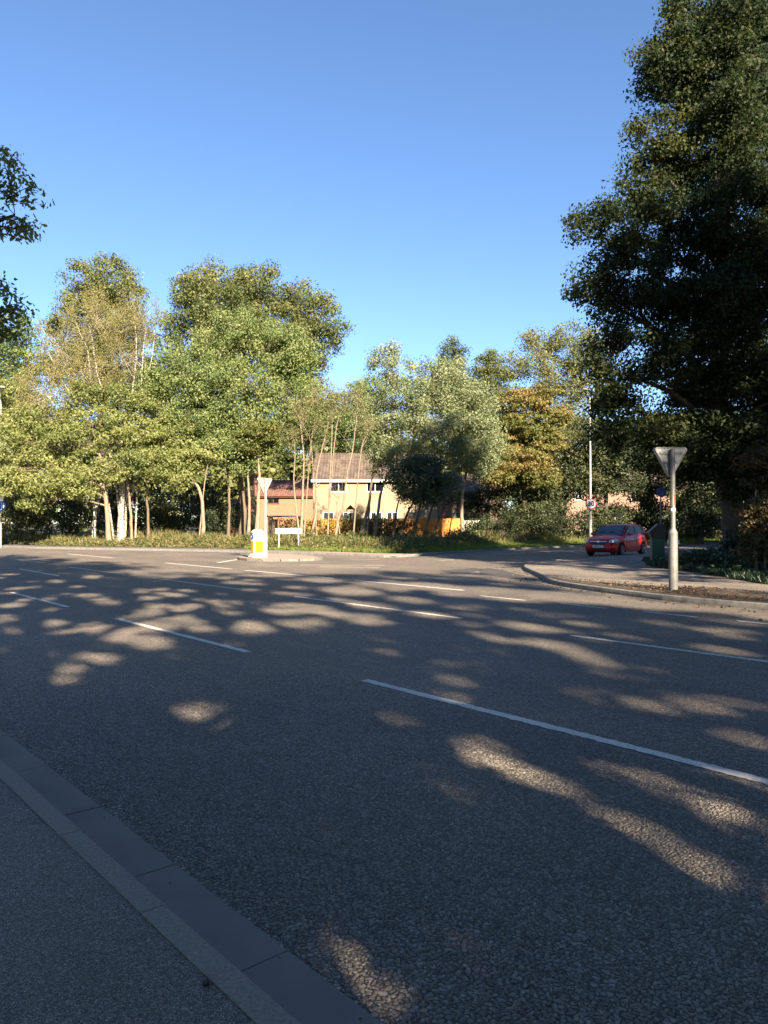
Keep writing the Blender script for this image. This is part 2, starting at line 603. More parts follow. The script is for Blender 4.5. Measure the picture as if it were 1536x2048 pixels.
kerb_near = structure(link('kerb', [DT(1.205, -70, .02), DT(1.29, -70, .02), DT(1.29, 130, .02), DT(1.205, 130, .02)], [(0, 1, 2, 3)], M['kerb_near']))
kerb_run(kerb_near, [DT(1.315, 1.85 - 0.938 * 8)[:2], DT(1.315, 1.85 + 0.938 * 30)[:2]], 0.938, 0.118, 0.112, M['kerb_near'], +1)
for o in kerb_near.children:
    pass
chan = structure(link('channel', [DT(1.33, -70, .003), DT(1.57, -70, .003), DT(1.57, 130, .003), DT(1.33, 130, .003)], [(0, 1, 2, 3)], M['channel']))
proto = None
rng0 = random.Random(3)
for k in range(-8, 30):
    t0 = 2.36 + k * 0.94
    if proto is None:
        mb = MB()
        mb.box((0, 0, 0), (0.257, 0.934, 0.08), bevel=0.004)
        proto = o = mb.build('channel_block', M['channel'], chan)
    else:
        o = copy_mesh(proto)
    p = DT(1.449, t0 + 0.47)
    o.location = (p[0], p[1], -0.031 + rng0.uniform(-.0015, .0015))
    o.rotation_euler = (0, 0, RA)

mL = (KLs[:, 0] > -46) & (KLs[:, 0] < 40)
kerb_far = structure(strip_mesh('kerb', xs, yKL, [0.03, 0.1], lambda x, y, o: 0.05, M['kerb']))
kerb_run(kerb_far, KLs[mL], 0.915, 0.125, 0.115, M['kerb'], +1)
mR = (KRs[:, 1] > 2) & (KRs[:, 1] < 46)
kerb_corner = structure(strip_mesh('kerb', ys, xKR, [0.04, 0.1], lambda x, y, o: 0.05, M['kerb'], True))
kerb_run(kerb_corner, KRs[mR], 0.62, 0.125, 0.122, M['kerb'], -1)

# planting strip behind the corner kerb
soil_edge = [(p[0] + 0.16, p[1] + 0.05) for p in KRs if 2 < p[1] < 20.6]
ps = [(a, b, 0.128) for a, b in soil_edge] + [G(1150, 1161, .128), G(1250, 1167, .128), DT(16.3, 5, .128), DT(16.3, -14, .128)]
sheet('planting_strip', ps, M['soil'])
# back verge under the ivy and the big tree
vb = [G(1288, 1120, .13), G(1293, 1128, .13), G(1310, 1134, .13), G(1390, 1143.5, .13), G(1536, 1168, .13), DT(21.7, 2, .13), DT(21.7, -30, .13),
      (70, -10, .13), (70, 55, .13), (40, 46, .13), (27, 41.5, .13), (18, 37.2, .13), (13.5, 34.5, .13), G(1300, 1117, .13)]
sheet('back_verge', vb, M['ground'])


# ------------------------------------------------------------------ road markings
def marking(name, a, b, w, z=0.004, seed=0, parent=None):
    rng = random.Random(seed)
    a, b = np.array(a[:2]), np.array(b[:2])
    L = np.linalg.norm(b - a)
    u = (b - a) / L
    nrm = np.array((-u[1], u[0]))
    k = max(6, int(L / 0.035)) if L < 14 and np.linalg.norm(a) < 20 else 12
    V = []
    for i in range(k + 1):
        c = a + u * L * i / k
        j1, j2 = (rng.gauss(0, .006), rng.gauss(0, .006)) if k > 12 else (0, 0)
        V.append((*(c + nrm * (w / 2 + j1)), z))
        V.append((*(c - nrm * (w / 2 + j2)), z))
    Fq = np.array([(2 * i, 2 * i + 1, 2 * i + 3, 2 * i + 2) for i in range(k)])
    o = link(name, V, Fq[:, ::-1] if False else Fq, M['paint'], parent)
    return structure(o) if parent is None else o


sd = 0
for t0, t1 in [(25.9, 21.2), (18.69, 14.73), (12.43, 8.13), (5.91, 1.3), (-1.2, -5.2), (-7.4, -11.4)]:
    sd += 1
    marking('lane_marking', DT(4.87, t0), DT(4.84, t1), 0.105, seed=sd)
for t0, t1 in [(43, 38.8), (36.6, 31.5), (28.2, 22.9), (20.9, 16.0), (13.6, 8.66), (6.32, 1.6), (-.6, -5), (-7, -11)]:
    sd += 1
    dd = 9.45 if t0 > 30 else (9.25 if t0 > 8 else 9.02)
    marking('lane_marking', DT(dd, t0), DT(dd, t1), 0.10, seed=sd)
for t0, t1 in [(11.06, 9.79), (8.93, 7.87), (7.19, 6.15), (5.49, 4.45), (3.8, 2.8), (2.1, 1.1)]:
    sd += 1
    marking('edge_marking', DT(12.42, t0), DT(12.38, t1), 0.10, seed=sd)
for t0, t1 in [(40, 34), (28.48, 23.17), (22.3, 17.3), (16.4, 12.2)]:
    sd += 1
    marking('edge_marking', DT(13.12, t0), DT(13.12, t1), 0.12, seed=sd)
for a, b, w in [((435, 1125.5), (482, 1118), 0.15), ((600, 1130), (768, 1131), 0.15), ((640, 1133.5), (760, 1135), 0.12),
                ((985, 1108.5), (1050, 1105.8), 0.14), ((1066, 1105), (1084, 1104), 0.12), ((1100, 1103.4), (1165, 1101.5), 0.12),
                ((880, 1121), (908, 1119.2), 0.12), ((1340, 1096), (1445, 1094), 0.12), ((700, 1119), (760, 1118.6), 0.12), ((40, 1138), (118, 1152), 0.1)]:
    sd += 1
    marking('edge_marking', G(*a), G(*b), w, seed=sd)
# a darker relaid patch in the mouth of the side road
sheet('road_patch', [G(p[0], p[1], .003) for p in [(958, 1140), (975, 1136), (1010, 1141), (1030, 1147), (1050, 1152), (1010, 1154), (960, 1149)]], M['patch'])
sheet('road_patch', [G(p[0], p[1], .003) for p in [(880, 1141), (950, 1136), (968, 1138.5), (940, 1146), (905, 1147)]], M['patch'])

# ------------------------------------------------------------------ vegetation helpers
def unit(a):
    return a / np.maximum(np.linalg.norm(a, axis=1, keepdims=True), 1e-9)


def leaf_quads(rng, C, rad, n_per, size, up=0.35, scl=(1, 1, .7), aspect=.62, ctint=None, shell=.5, lobed=False, out=.7, rnd=.55, hang=0.0):
    """leaf blades on clumps centred at C. returns verts, faces, tint"""
    C = np.asarray(C, float)
    K = len(C)
    rad = np.broadcast_to(rad, (K,))
    idx = np.repeat(np.arange(K), n_per)
    n = len(idx)
    d = unit(rng.normal(size=(n, 3)))
    r = rad[idx] * rng.random(n) ** shell
    p = C[idx] + d * r[:, None] * np.array(scl)
    nrm = unit(d * out + np.array((0, 0, up)) + rng.normal(size=(n, 3)) * rnd)
    t = unit(np.cross(nrm, rng.normal(size=(n, 3))))
    if hang:
        t = unit(t + np.array((0, 0, -hang)))
        nrm = unit(np.cross(t, np.cross(nrm, t)))
    b = np.cross(nrm, t)
    L = size * rng.uniform(.65, 1.35, n)[:, None]
    W = L * aspect
    if lobed:
        prof = [(-.5, 0), (-.25, .22), (-.12, .16), (.05, .42), (.18, .28), (.34, .34), (.5, 0), (.34, -.34), (.18, -.28), (.05, -.42), (-.12, -.16), (-.25, -.22)]
    else:
        prof = [(-.5, 0), (0, .5), (.5, 0), (0, -.5)]
    k = len(prof)
    P = np.empty((n, k, 3), np.float32)
    for i, (x, y) in enumerate(prof):
        P[:, i] = p + t * (L * x) + b * (W * y) - nrm * (abs(y) * W * .18 if lobed else 0)
    Fq = np.arange(n * k).reshape(n, k)
    ct = rng.uniform(.25, .7, K) if ctint is None else np.asarray(ctint)
    tint = np.clip(ct[idx] + rng.normal(0, .16, n), 0, 1)
    return P.reshape(-1, 3), Fq, tint


class Wood:
    def __init__(self):
        self.V, self.F, self.n = [], [], 0

    def tube(self, pts, rads, sides=6):
        pts = np.asarray(pts, float)
        k = len(pts)
        tan = np.gradient(pts, axis=0)
        tan = unit(tan)
        ref = np.array((1.0, 0, 0)) if abs(tan[0][0]) < .9 else np.array((0, 1.0, 0))
        a = unit(np.cross(tan, ref))
        b = np.cross(tan, a)
        ang = np.linspace(0, 2 * math.pi, sides, endpoint=False)
        ring = (pts[:, None, :] + (a[:, None, :] * np.cos(ang)[None, :, None] + b[:, None, :] * np.sin(ang)[None, :, None]) * np.asarray(rads)[:, None, None])
        self.V.append(ring.reshape(-1, 3))
        i, j = np.meshgrid(np.arange(k - 1), np.arange(sides), indexing='ij')
        q0 = i * sides + j
        q1 = i * sides + (j + 1) % sides
        self.F.append((np.stack([q0, q1, q1 + sides, q0 + sides], -1).reshape(-1, 4)) + self.n)
        self.n += k * sides
        return self

    def build(self, name, mat, parent):
        return link(name, np.concatenate(self.V), np.concatenate(self.F), mat, parent, smooth=True)


def bez(p0, p1, p2, k=6):
    t = np.linspace(0, 1, k)[:, None]
    return (1 - t) ** 2 * p0 + 2 * (1 - t) * t * p1 + t ** 2 * p2


def build_tree(name, label, base, trunks, lobes, leaf_m, bark_m, leaf=0.15, per=110, crad=.85, dens=1.0, seed=1, cat='tree', group=None,
               scl=(1, 1, .7), aspect=.62, lobed=False, limb=True, hang=0.0, tint=(.25, .7), inner=.25, limb_r=.5, shell=.5, twigs=1.0, up=.35, prune=None, sprays=0):
    """base: (x,y,z) of the thing. trunks: list of (points, r0, r1) in world metres; lobes: list of (centre, (rx,ry,rz))"""
    rng = np.random.default_rng(seed)
    base = np.asarray(base, float)
    t = thing(name, label, cat, tuple(base), 0, group)
    w = Wood()
    tp = []
    for pts, r0, r1 in trunks:
        P = np.asarray(pts, float) - base
        # smooth and resample
        s = np.linspace(0, 1, len(P))
        ss = np.linspace(0, 1, max(8, len(P) * 3))
        Q = np.stack([np.interp(ss, s, P[:, i]) for i in range(3)], 1)
        for _ in range(2):
            Q[1:-1] = (Q[:-2] + 2 * Q[1:-1] + Q[2:]) / 4
        Q[1:-1, :2] += rng.normal(0, r0 * .12, (len(Q) - 2, 2))
        rr = r0 + (r1 - r0) * ss
        rr[0] *= 1.35
        rr[1] *= 1.1
        w.tube(Q, rr, 10 if r0 > .12 else 7)
        tp.append((Q, rr))
        for _ in range(sprays):
            i = int(rng.integers(int(len(Q) * .4), len(Q)))
            a = rng.uniform(0, 2 * math.pi)
            Ls = rng.uniform(.7, 2.2)
            e = Q[i] + np.array((math.cos(a) * .55, math.sin(a) * .55, rng.uniform(.25, .95))) * Ls
            m_ = (Q[i] + e) / 2 + rng.normal(0, .12, 3)
            B = bez(Q[i], m_, e, 6)
            rb = max(.008, rr[i] * .38)
            w.tube(B, np.linspace(rb, .006, 6), 4)
            for _k in range(3):
                s0 = B[rng.integers(2, 6)]
                e2 = s0 + np.array((rng.normal(0, .35), rng.normal(0, .35), rng.uniform(.2, .7))) * rng.uniform(.5, 1.2)
                w.tube(bez(s0, (s0 + e2) / 2 + rng.normal(0, .06, 3), e2, 4), np.linspace(max(.006, rb * .5), .004, 4), 3)
    Vs, Fs, Ts = [], [], []
    off = 0
    for (c, rad) in lobes:
        c = np.asarray(c, float) - base
        rad = np.asarray(rad, float)
        area = 4 * math.pi * ((rad[0] * rad[1]) ** 1.6 / 3 + (rad[0] * rad[2]) ** 1.6 / 3 + (rad[1] * rad[2]) ** 1.6 / 3) ** (1 / 1.6)
        nc = max(4, int(dens * (1.0 if prune else 1.45) * area / (crad * crad * 2.0)))
        d = unit(rng.normal(size=(nc, 3)))
        rr_ = np.where(rng.random(nc) < inner, rng.uniform(.25, .7, nc), rng.uniform(.78, 1.06, nc))
        C = c + d * rad * rr_[:, None]
        C = C[C[:, 2] > 0.35 + 0 * C[:, 2]]
        nc = len(C)
        if not nc:
            continue
        if limb and tp:
            # limb from the nearest suitable trunk point to the lobe centre, then shoots to each clump
            best = None
            for Q, rr in tp:
                dist = np.linalg.norm(Q - c, axis=1) + np.maximum(0, Q[:, 2] - c[2] + .3 * rad[2]) * 2.0
                i = int(np.argmin(dist))
                if best is None or dist[i] < best[0]:
                    best = (dist[i], Q[i], rr[i])
            p0, r0 = best[1], best[2] * limb_r
            mid = (p0 + c) / 2 + np.array((0, 0, .15 * np.linalg.norm(c - p0))) + rng.normal(0, .15, 3)
            L = bez(p0, mid, c, 7)
            w.tube(L, np.linspace(r0, max(.02, r0 * .45), 7), 6)
            m = int(nc * twigs)
            for q in C[:m]:
                s0 = L[rng.integers(3, 7)]
                mm = (s0 + q) / 2 + rng.normal(0, .12 * np.linalg.norm(q - s0) + .02, 3)
                w.tube(bez(s0, mm, q, 4), np.linspace(max(.012, r0 * .3), .008, 4), 4)
        ct = np.clip(rng.uniform(tint[0], tint[1], nc) + rng.uniform(-.24, .2), 0, 1)
        v, f, ti = leaf_quads(rng, C, crad * rng.uniform(.7, 1.25, nc), per, leaf, scl=scl, aspect=aspect, ctint=ct, lobed=lobed, hang=hang, shell=shell, up=up)
        if prune:
            k = f.shape[1]
            v = v.reshape(-1, k, 3)
            keep = prune(v.mean(1) + base)
            v, ti = v[keep], ti[keep]
            f = np.arange(len(v) * k).reshape(-1, k)
            v = v.reshape(-1, 3)
        Vs.append(v)
        Fs.append(f + off)
        Ts.append(ti)
        off += len(v)
    if w.V:
        w.build('trunk', bark_m, t)
    if Vs:
        link('crown', np.concatenate(Vs), np.concatenate(Fs), leaf_m, t, tint=np.concatenate(Ts))
    return t


def L_(px, py, rx, ry, Y, ky=1.0):
    """a lobe seen at (px,py), depth Y, half sizes rx, ry in picture units"""
    s = Y / F
    return (R(px, py, Y), (rx * s, rx * s * ky, ry * s))


def pt(px, py, Y):
    return R(px, py, Y)


def base_at(px, Y):
    x = (px - 768) / F * Y
    return np.array((x, Y, float(zL(x, Y)) - 0.05))


# ------------------------------------------------------------------ houses
def tile_mat(name, c1, c2, cw=0.3, rh=0.28):
    m, nt, b, out = mat_new(name)
    v = pos(nt, obj=True)
    n = noise(nt, v, 1.2, 4)
    vo = N(nt, 'ShaderNodeTexVoronoi', Scale=3.2)
    nt.links.new(v, vo.inputs['Vector'])
    mx = N(nt, 'ShaderNodeMath', operation='ADD')
    nt.links.new(n.outputs[0], mx.inputs[0])
    sp = N(nt, 'ShaderNodeSeparateColor')
    nt.links.new(vo.outputs['Color'], sp.inputs[0])
    k = N(nt, 'ShaderNodeMath', operation='MULTIPLY_ADD')
    nt.links.new(sp.outputs[0], k.inputs[0])
    k.inputs[1].default_value = .5
    k.inputs[2].default_value = -.25
    nt.links.new(k.outputs[0], mx.inputs[1])
    r = ramp(nt, [(0.25, c2), (0.75, c1)], mx.outputs[0])
    nt.links.new(r.outputs[0], b.inputs['Base Color'])
    b.inputs['Roughness'].default_value = .85
    return m


def brick_mat(name, c1, c2, mortar):
    m, nt, b, out = mat_new(name)
    tc = N(nt, 'ShaderNodeTexCoord')
    sx = N(nt, 'ShaderNodeSeparateXYZ')
    nt.links.new(tc.outputs['Object'], sx.inputs[0])
    ad = N(nt, 'ShaderNodeMath', operation='ADD')
    nt.links.new(sx.outputs[0], ad.inputs[0])
    nt.links.new(sx.outputs[1], ad.inputs[1])
    cb = N(nt, 'ShaderNodeCombineXYZ')
    nt.links.new(ad.outputs[0], cb.inputs[0])
    nt.links.new(sx.outputs[2], cb.inputs[1])
    br = N(nt, 'ShaderNodeTexBrick')
    br.inputs['Scale'].default_value = 1.0
    br.inputs['Brick Width'].default_value = .225
    br.inputs['Row Height'].default_value = .075
    br.inputs['Mortar Size'].default_value = .006
    br.inputs['Color1'].default_value = (*c1, 1)
    br.inputs['Color2'].default_value = (*c2, 1)
    br.inputs['Mortar'].default_value = (*mortar, 1)
    nt.links.new(cb.outputs[0], br.inputs[0])
    nt.links.new(br.outputs['Color'], b.inputs['Base Color'])
    bp = N(nt, 'ShaderNodeBump', Strength=.4, Distance=.006, invert=True)
    nt.links.new(br.outputs['Fac'], bp.inputs['Height'])
    nt.links.new(bp.outputs[0], b.inputs['Normal'])
    b.inputs['Roughness'].default_value = .9
    return m


def glass_mat(name, c=(0.03, 0.035, 0.04), rough=.04):
    m, nt, b, out = mat_new(name)
    v = pos(nt, obj=True)
    n = noise(nt, v, 1.5, 2)
    r = ramp(nt, [(.3, tuple(x * .6 for x in c)), (.7, c)], n.outputs[0])
    nt.links.new(r.outputs[0], b.inputs['Base Color'])
    b.inputs['Roughness'].default_value = rough
    b.inputs['Specular IOR Level'].default_value = .8
    return m


M['tile_brown'] = tile_mat('brown_roof_tiles', (0.118, 0.085, 0.066), (0.06, 0.045, 0.037))
M['tile_red'] = tile_mat('red_roof_tiles', (0.17, 0.078, 0.053), (0.10, 0.048, 0.036))
M['brick_buff'] = brick_mat('buff_brick', (0.255, 0.205, 0.13), (0.215, 0.17, 0.105), (0.235, 0.2, 0.15))
M['brick_red'] = brick_mat('red_brick', (0.29, 0.125, 0.068), (0.23, 0.095, 0.052), (0.25, 0.16, 0.115))
M['brick_pink'] = brick_mat('pink_brick', (0.24, 0.145, 0.105), (0.20, 0.12, 0.085), (0.20, 0.145, 0.115))
M['brick_shade_brown'] = brick_mat('shade_brown_brick', (0.10, 0.06, 0.045), (0.07, 0.045, 0.035), (0.09, 0.07, 0.055))  # deep shade of the house end is put into this brick colour
M['upvc'] = plain('white_upvc', (0.80, 0.80, 0.78), (0.74, 0.74, 0.72), 3, .35)
M['timber_brown'] = plain('brown_window_timber', (0.12, 0.045, 0.03), (0.08, 0.03, 0.02), 5, .6)
M['glass'] = glass_mat('window_glass')
M['glass'].node_tree.nodes['Principled BSDF'].inputs['Transmission Weight'].default_value = .8
M['curtain'] = plain('net_curtain', (0.5, 0.5, 0.47), (0.36, 0.36, 0.34), 6, .8)


def house(name, label, X0, X1, Y0, depth, zb, eave, ridge, brick, tiles, wins, frame, fascia=None, rz=0.0, tile_rows=14, tile_cols=34, group=None):
    """front wall at Y0 facing the camera, ridge parallel to the front"""
    cx = (X0 + X1) / 2
    w = X1 - X0
    t = thing(name, label, 'house', (cx, Y0, zb), rz, group)
    E, Rg = eave - zb, ridge - zb
    mb = MB()
    # wall with gables: pentagon outline across depth, front wall with openings built of panels
    bm = mb.bm
    # front wall split round the windows
    xs_ = sorted({-w / 2, w / 2} | {q for (a, b, c, d) in wins for q in (a - cx, b - cx)})
    zs_ = sorted({0, E} | {q for (a, b, c, d) in wins for q in (c - zb, d - zb)})
    for i in range(len(xs_) - 1):
        for j in range(len(zs_) - 1):
            mx_, mz_ = (xs_[i] + xs_[i + 1]) / 2, (zs_[j] + zs_[j + 1]) / 2
            if any(a - cx < mx_ < b - cx and c - zb < mz_ < d - zb for (a, b, c, d) in wins):
                continue
            q = [bm.verts.new((x, 0, z)) for x, z in ((xs_[i], zs_[j]), (xs_[i + 1], zs_[j]), (xs_[i + 1], zs_[j + 1]), (xs_[i], zs_[j + 1]))]
            bm.faces.new(q)
    for (a, b, c, d) in wins:                      # reveals
        a, b, c, d = a - cx, b - cx, c - zb, d - zb
        for q in (((a, c), (a, d)), ((b, d), (b, c)), ((a, d), (b, d)), ((b, c), (a, c))):
            (x0, z0), (x1, z1) = q
            bm.faces.new([bm.verts.new(p) for p in ((x0, 0, z0), (x1, 0, z1), (x1, .12, z1), (x0, .12, z0))])
    for sx in (-1, 1):
        x = sx * w / 2
        bm.faces.new([bm.verts.new(p) for p in ((x, 0, 0), (x, depth, 0), (x, depth, E), (x, depth / 2, Rg - .12), (x, 0, E))])
    bm.faces.new([bm.verts.new(p) for p in ((-w / 2, depth, 0), (w / 2, depth, 0), (w / 2, depth, E), (-w / 2, depth, E))])
    mb.build('wall', brick, t)
    # roof: two slabs with stepped tile courses and slightly uneven tiles on the front slope
    rf = MB()
    ov = .28
    sl = (Rg - E) / (depth / 2)
    y0, z0 = -ov, E - ov * sl
    rng = random.Random(len(label))
    nr, ncol = tile_rows, tile_cols
    yl = (depth / 2 + ov)
    # base slabs
    for s in (0, 1):
        ya, yb = (y0, depth / 2) if s == 0 else (depth + ov, depth / 2)
        P = [(-w / 2 - .15, ya, z0), (w / 2 + .15, ya, z0), (w / 2 + .15, yb, Rg), (-w / 2 - .15, yb, Rg)]
        top = [rf.bm.verts.new(p) for p in P]
        bot = [rf.bm.verts.new((p[0], p[1], p[2] - .12)) for p in P]
        rf.bm.faces.new(top)
        rf.bm.faces.new(bot[::-1])
        for i in range(4):
            rf.bm.faces.new((top[i], bot[i], bot[(i + 1) % 4], top[(i + 1) % 4]))
    rf.box((0, depth / 2, Rg + .03), (w + .3, .26, .1), bevel=.03)
    roof = rf.build('roof', tiles, t)
    cw = (w + .3) / ncol
    Vt, Ft = [], []
    for r in range(nr):
        ya = y0 + yl * r / nr
        yb = y0 + yl * (r + 1.12) / nr
        for c in range(ncol):
            xa = -w / 2 - .15 + c * cw + .012
            xb = xa + cw - .024
            h = .035 + rng.uniform(0, .022)
            za, zb_ = z0 + (ya - y0) * sl, z0 + (yb - y0) * sl
            xm = (xa + xb) / 2
            i0 = len(Vt)
            Vt += [(xa, ya, za + h), (xm, ya, za + h + .035), (xb, ya, za + h), (xb, yb, zb_ + .012), (xm, yb, zb_ + .03), (xa, yb, zb_ + .012),
                   (xa, ya, za), (xb, ya, za)]
            Ft += [(i0, i0 + 1, i0 + 4, i0 + 5), (i0 + 1, i0 + 2, i0 + 3, i0 + 4), (i0 + 6, i0 + 7, i0 + 2, i0 + 1)]
            Ft += [(i0 + 6, i0 + 1, i0, i0)] if False else []
    tl = link('roof_tiles', Vt, Ft, tiles, roof)
    tl['kind'] = 'stuff'
    if fascia:
        MB().box((0, -ov - .02, z0 + .0), (w + .3, .03, .22)).build('fascia', fascia, t)
        MB().cyl((-w / 2 - .15, -ov - .09, z0 + .05), (w / 2 + .15, -ov - .09, z0 + .05), .055, n=10).build('gutter', fascia, t)
    for (a, b, c, d) in wins:
        a, b, c, d = a - cx, b - cx, c - zb, d - zb
        fr = MB()
        fw = .07
        fr.box(((a + b) / 2, .06, c + fw / 2), (b - a, .07, fw)).box(((a + b) / 2, .06, d - fw / 2), (b - a, .07, fw))
        fr.box((a + fw / 2, .06, (c + d) / 2), (fw, .07, d - c - 2 * fw)).box((b - fw / 2, .06, (c + d) / 2), (fw, .07, d - c - 2 * fw))
        fr.box(((a + b) / 2, .062, (c + d) / 2), (.06, .068, d - c - 2 * fw))
        win = fr.build('window', frame, t)
        for q0, q1 in ((a + fw, (a + b) / 2 - .03), ((a + b) / 2 + .03, b - fw)):
            MB().box(((q0 + q1) / 2, .075, (c + d) / 2), (q1 - q0, .015, d - c - 2 * fw)).build('pane', M['glass'], win)
        MB().box(((a + b) / 2, -.03, c - .03), (b - a + .12, .12, .05)).build('sill', frame, win)
        # pale curtains half drawn behind the panes
        MB().box((b - (b - a) * .2, .16, (c + d) / 2), ((b - a) * .34, .02, d - c)).build('curtain', M['curtain'], win)
    MB().box((0, depth / 2, E / 2 + .1), (w - .5, .1, E)).build('inner_wall', M['timber_brown'], t)
    return t


def WX(px, Y):
    return (px - 768) / F * Y


def WZ(py, Y):
    return float(R(768, py, Y)[2])


YH = 70.0
wins = [(WX(a, YH), WX(b, YH), WZ(d, YH), WZ(c, YH)) for a, b, c, d in
        [(660, 694, 963, 984), (733, 768, 963, 984), (646, 668, 1024, 1042), (686, 706, 1024, 1042), (741, 764, 1024, 1042), (773, 796, 1024, 1042), (838, 866, 963, 984)]]
h1 = house('house', 'buff brick house with brown tiled roof and white windows behind the bare trees', WX(626, YH), WX(874, YH), YH, 8.0, .4, WZ(958, YH), WZ(908, YH + 4.0) - .0,
           M['brick_buff'], M['tile_brown'], wins, M['upvc'], M['upvc'], tile_rows=15, tile_cols=40)
# lower houses beyond; the brown end carries its shade in the brick colour
YR = 88.0
wins = [(WX(a, YR), WX(b, YR), WZ(d, YR), WZ(c, YR)) for a, b, c, d in [(535, 558, 994, 1007)]]
house('house', 'red brick house with red tiled roof and one brown window, left of the buff house', WX(488, YR), WX(640, YR), YR, 8.5, .4, WZ(991, YR), WZ(961, YR + 4),
      M['brick_red'], M['tile_red'], wins, M['timber_brown'], M['timber_brown'], tile_rows=12, tile_cols=34)
YG = 80.0
house('garage', 'low red brick garage wall at the left of the red brick house', WX(455, YG), WX(500, YG), YG, 5.0, .4, WZ(1011, YG), WZ(1000, YG + 3),
      M['brick_red'], M['tile_red'], [], M['timber_brown'], None, tile_rows=8, tile_cols=14)
YW = 80.0
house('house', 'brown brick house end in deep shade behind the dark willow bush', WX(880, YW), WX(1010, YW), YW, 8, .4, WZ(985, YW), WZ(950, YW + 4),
      M['brick_shade_brown'], M['tile_brown'], [], M['timber_brown'], None, tile_rows=10, tile_cols=24)
YP = 84.0
wins = [(WX(a, YP), WX(b, YP), WZ(d, YP), WZ(c, YP)) for a, b, c, d in [(1150, 1164, 985, 1000), (1262, 1282, 985, 1000), (1230, 1248, 1020, 1036)]]
house('house', 'pink brick house glimpsed through the dark trees behind the red car', WX(1120, YP), WX(1345, YP), YP, 9, .4, WZ(975, YP), WZ(935, YP + 4.5),
      M['brick_pink'], M['tile_brown'], wins, M['upvc'], None, tile_rows=14, tile_cols=40)

# ------------------------------------------------------------------ fences, pergola, bird table
M['fence'] = plain('orange_fence_timber', (0.50, 0.20, 0.035), (0.38, 0.14, 0.025), 3, .7, .3, 25)
M['picket'] = plain('pale_picket_timber', (0.62, 0.58, 0.48), (0.48, 0.44, 0.36), 4, .7)
M['timber_dark'] = plain('dark_shed_timber', (0.06, 0.042, 0.03), (0.035, 0.026, 0.02), 4, .8)


def fence(name, label, P0, P1, top, panel_w, mat, boards=13, picket=False):
    P0, P1 = np.array(P0, float), np.array(P1, float)
    L = np.linalg.norm(P1 - P0)
    ang = math.atan2(P1[1] - P0[1], P1[0] - P0[0])
    zb = .35
    t = thing(name, label, 'fence', (P0[0], P0[1], zb), ang)
    n = max(1, round(L / panel_w))
    H = top - zb
    proto = post = None
    rng = random.Random(4)
    for i in range(n):
        x0 = L * i / n
        if proto is None:
            mb = MB()
            bw = (L / n - .1) / boards
            for k in range(boards):
                cx_ = .08 + bw * (k + .5)
                if picket:
                    mb.box((cx_, 0, H / 2), (bw * .6, .02, H))
                else:
                    mb.box((cx_, .006 * (k % 2) + .002, H / 2 + rng.uniform(-.01, .01)), (bw * .97, .022, H - .06), rz=.05)
            mb.box((L / n / 2, .035, H * .25), (L / n - .12, .03, .08)).box((L / n / 2, .035, H * .8), (L / n - .12, .03, .08))
            proto = o = mb.build('fence_panel', mat, t)
        else:
            o = copy_mesh(proto)
        o.location = (x0, 0, rng.uniform(-.01, .01))
    for i in range(n + 1):
        if post is None:
            post = o = MB().box((0, 0, H / 2 + .03), (.09, .09, H + .06)).build('fence_post', mat, t)
        else:
            o = copy_mesh(post)
        o.location = (L * i / n, .0, 0)
    return t


YF = 56.0
fence('garden_fence', 'orange stained timber garden fence behind the hedge and leaning trunks', (WX(604, YF), YF), (WX(925, YF), YF), WZ(1036, YF), 1.85, M['fence'])
fence('picket_fence', 'short pale picket fence at the right end of the orange fence', (WX(927, YF), YF + .3), (WX(960, YF), YF + .6), WZ(1041, YF), 1.4, M['picket'], 9, True)
pg = thing('pergola', 'dark timber garden shelter beside the red brick house', 'shelter', (WX(566, 58.5), 58.5, .4))
mb = MB()
for x in (-1.1, 1.1):
    for y in (0, 1.8):
        MB().box((x, y, .8), (.12, .12, 1.6)).build('post', M['timber_dark'], pg)
mb = MB()
for y in (-.1, .35, .8, 1.25, 1.7):
    mb.box((0, y, 1.72), (2.8, .06, .12))
for x in (-1.1, 1.1):
    mb.box((x, .8, 1.6), (.08, 2.2, .12))
mb.build('rafter', M['timber_dark'], pg)
MB().box((-.9, .9, .75), (.5, 1.6, 1.5)).build('side_panel', M['timber_dark'], pg)
bt = thing('bird_table', 'brown wooden bird table standing in front of the buff house', 'bird table', (WX(701, 58), 58, .4))
MB().cyl((0, 0, 0), (0, 0, 1.9), .05, n=8).build('post', M['timber_brown'], bt)
MB().box((0, 0, 1.9), (.75, .45, .05)).build('tray', M['timber_brown'], bt)
MB().prism([(-.35, 2.25), (.35, 2.25), (0, 2.6)], .5, Matrix.Translation((0, -.25, 0))).build('roof', M['timber_brown'], bt)
for x in (-.28, .28):
    MB().box((x, 0, 2.08), (.03, .3, .36)).build('roof_support', M['timber_brown'], bt)

# ------------------------------------------------------------------ trees across the junction
def T(px_pts, Y, r0, r1):
    """trunk line through picture points at depth Y (Y may be a pair: base, top)"""
    Ys = np.linspace(Y[0], Y[1], len(px_pts)) if isinstance(Y, tuple) else [Y] * len(px_pts)
    P = [R(p[0], p[1], y) for p, y in zip(px_pts, Ys)]
    P[0] = P[0].copy()
    P[0][2] = min(P[0][2], float(zL(P[0][0], P[0][1])) - .1)
    return (P, r0, r1)


def bx(px, Y):
    return base_at(px, Y)


TREES = []

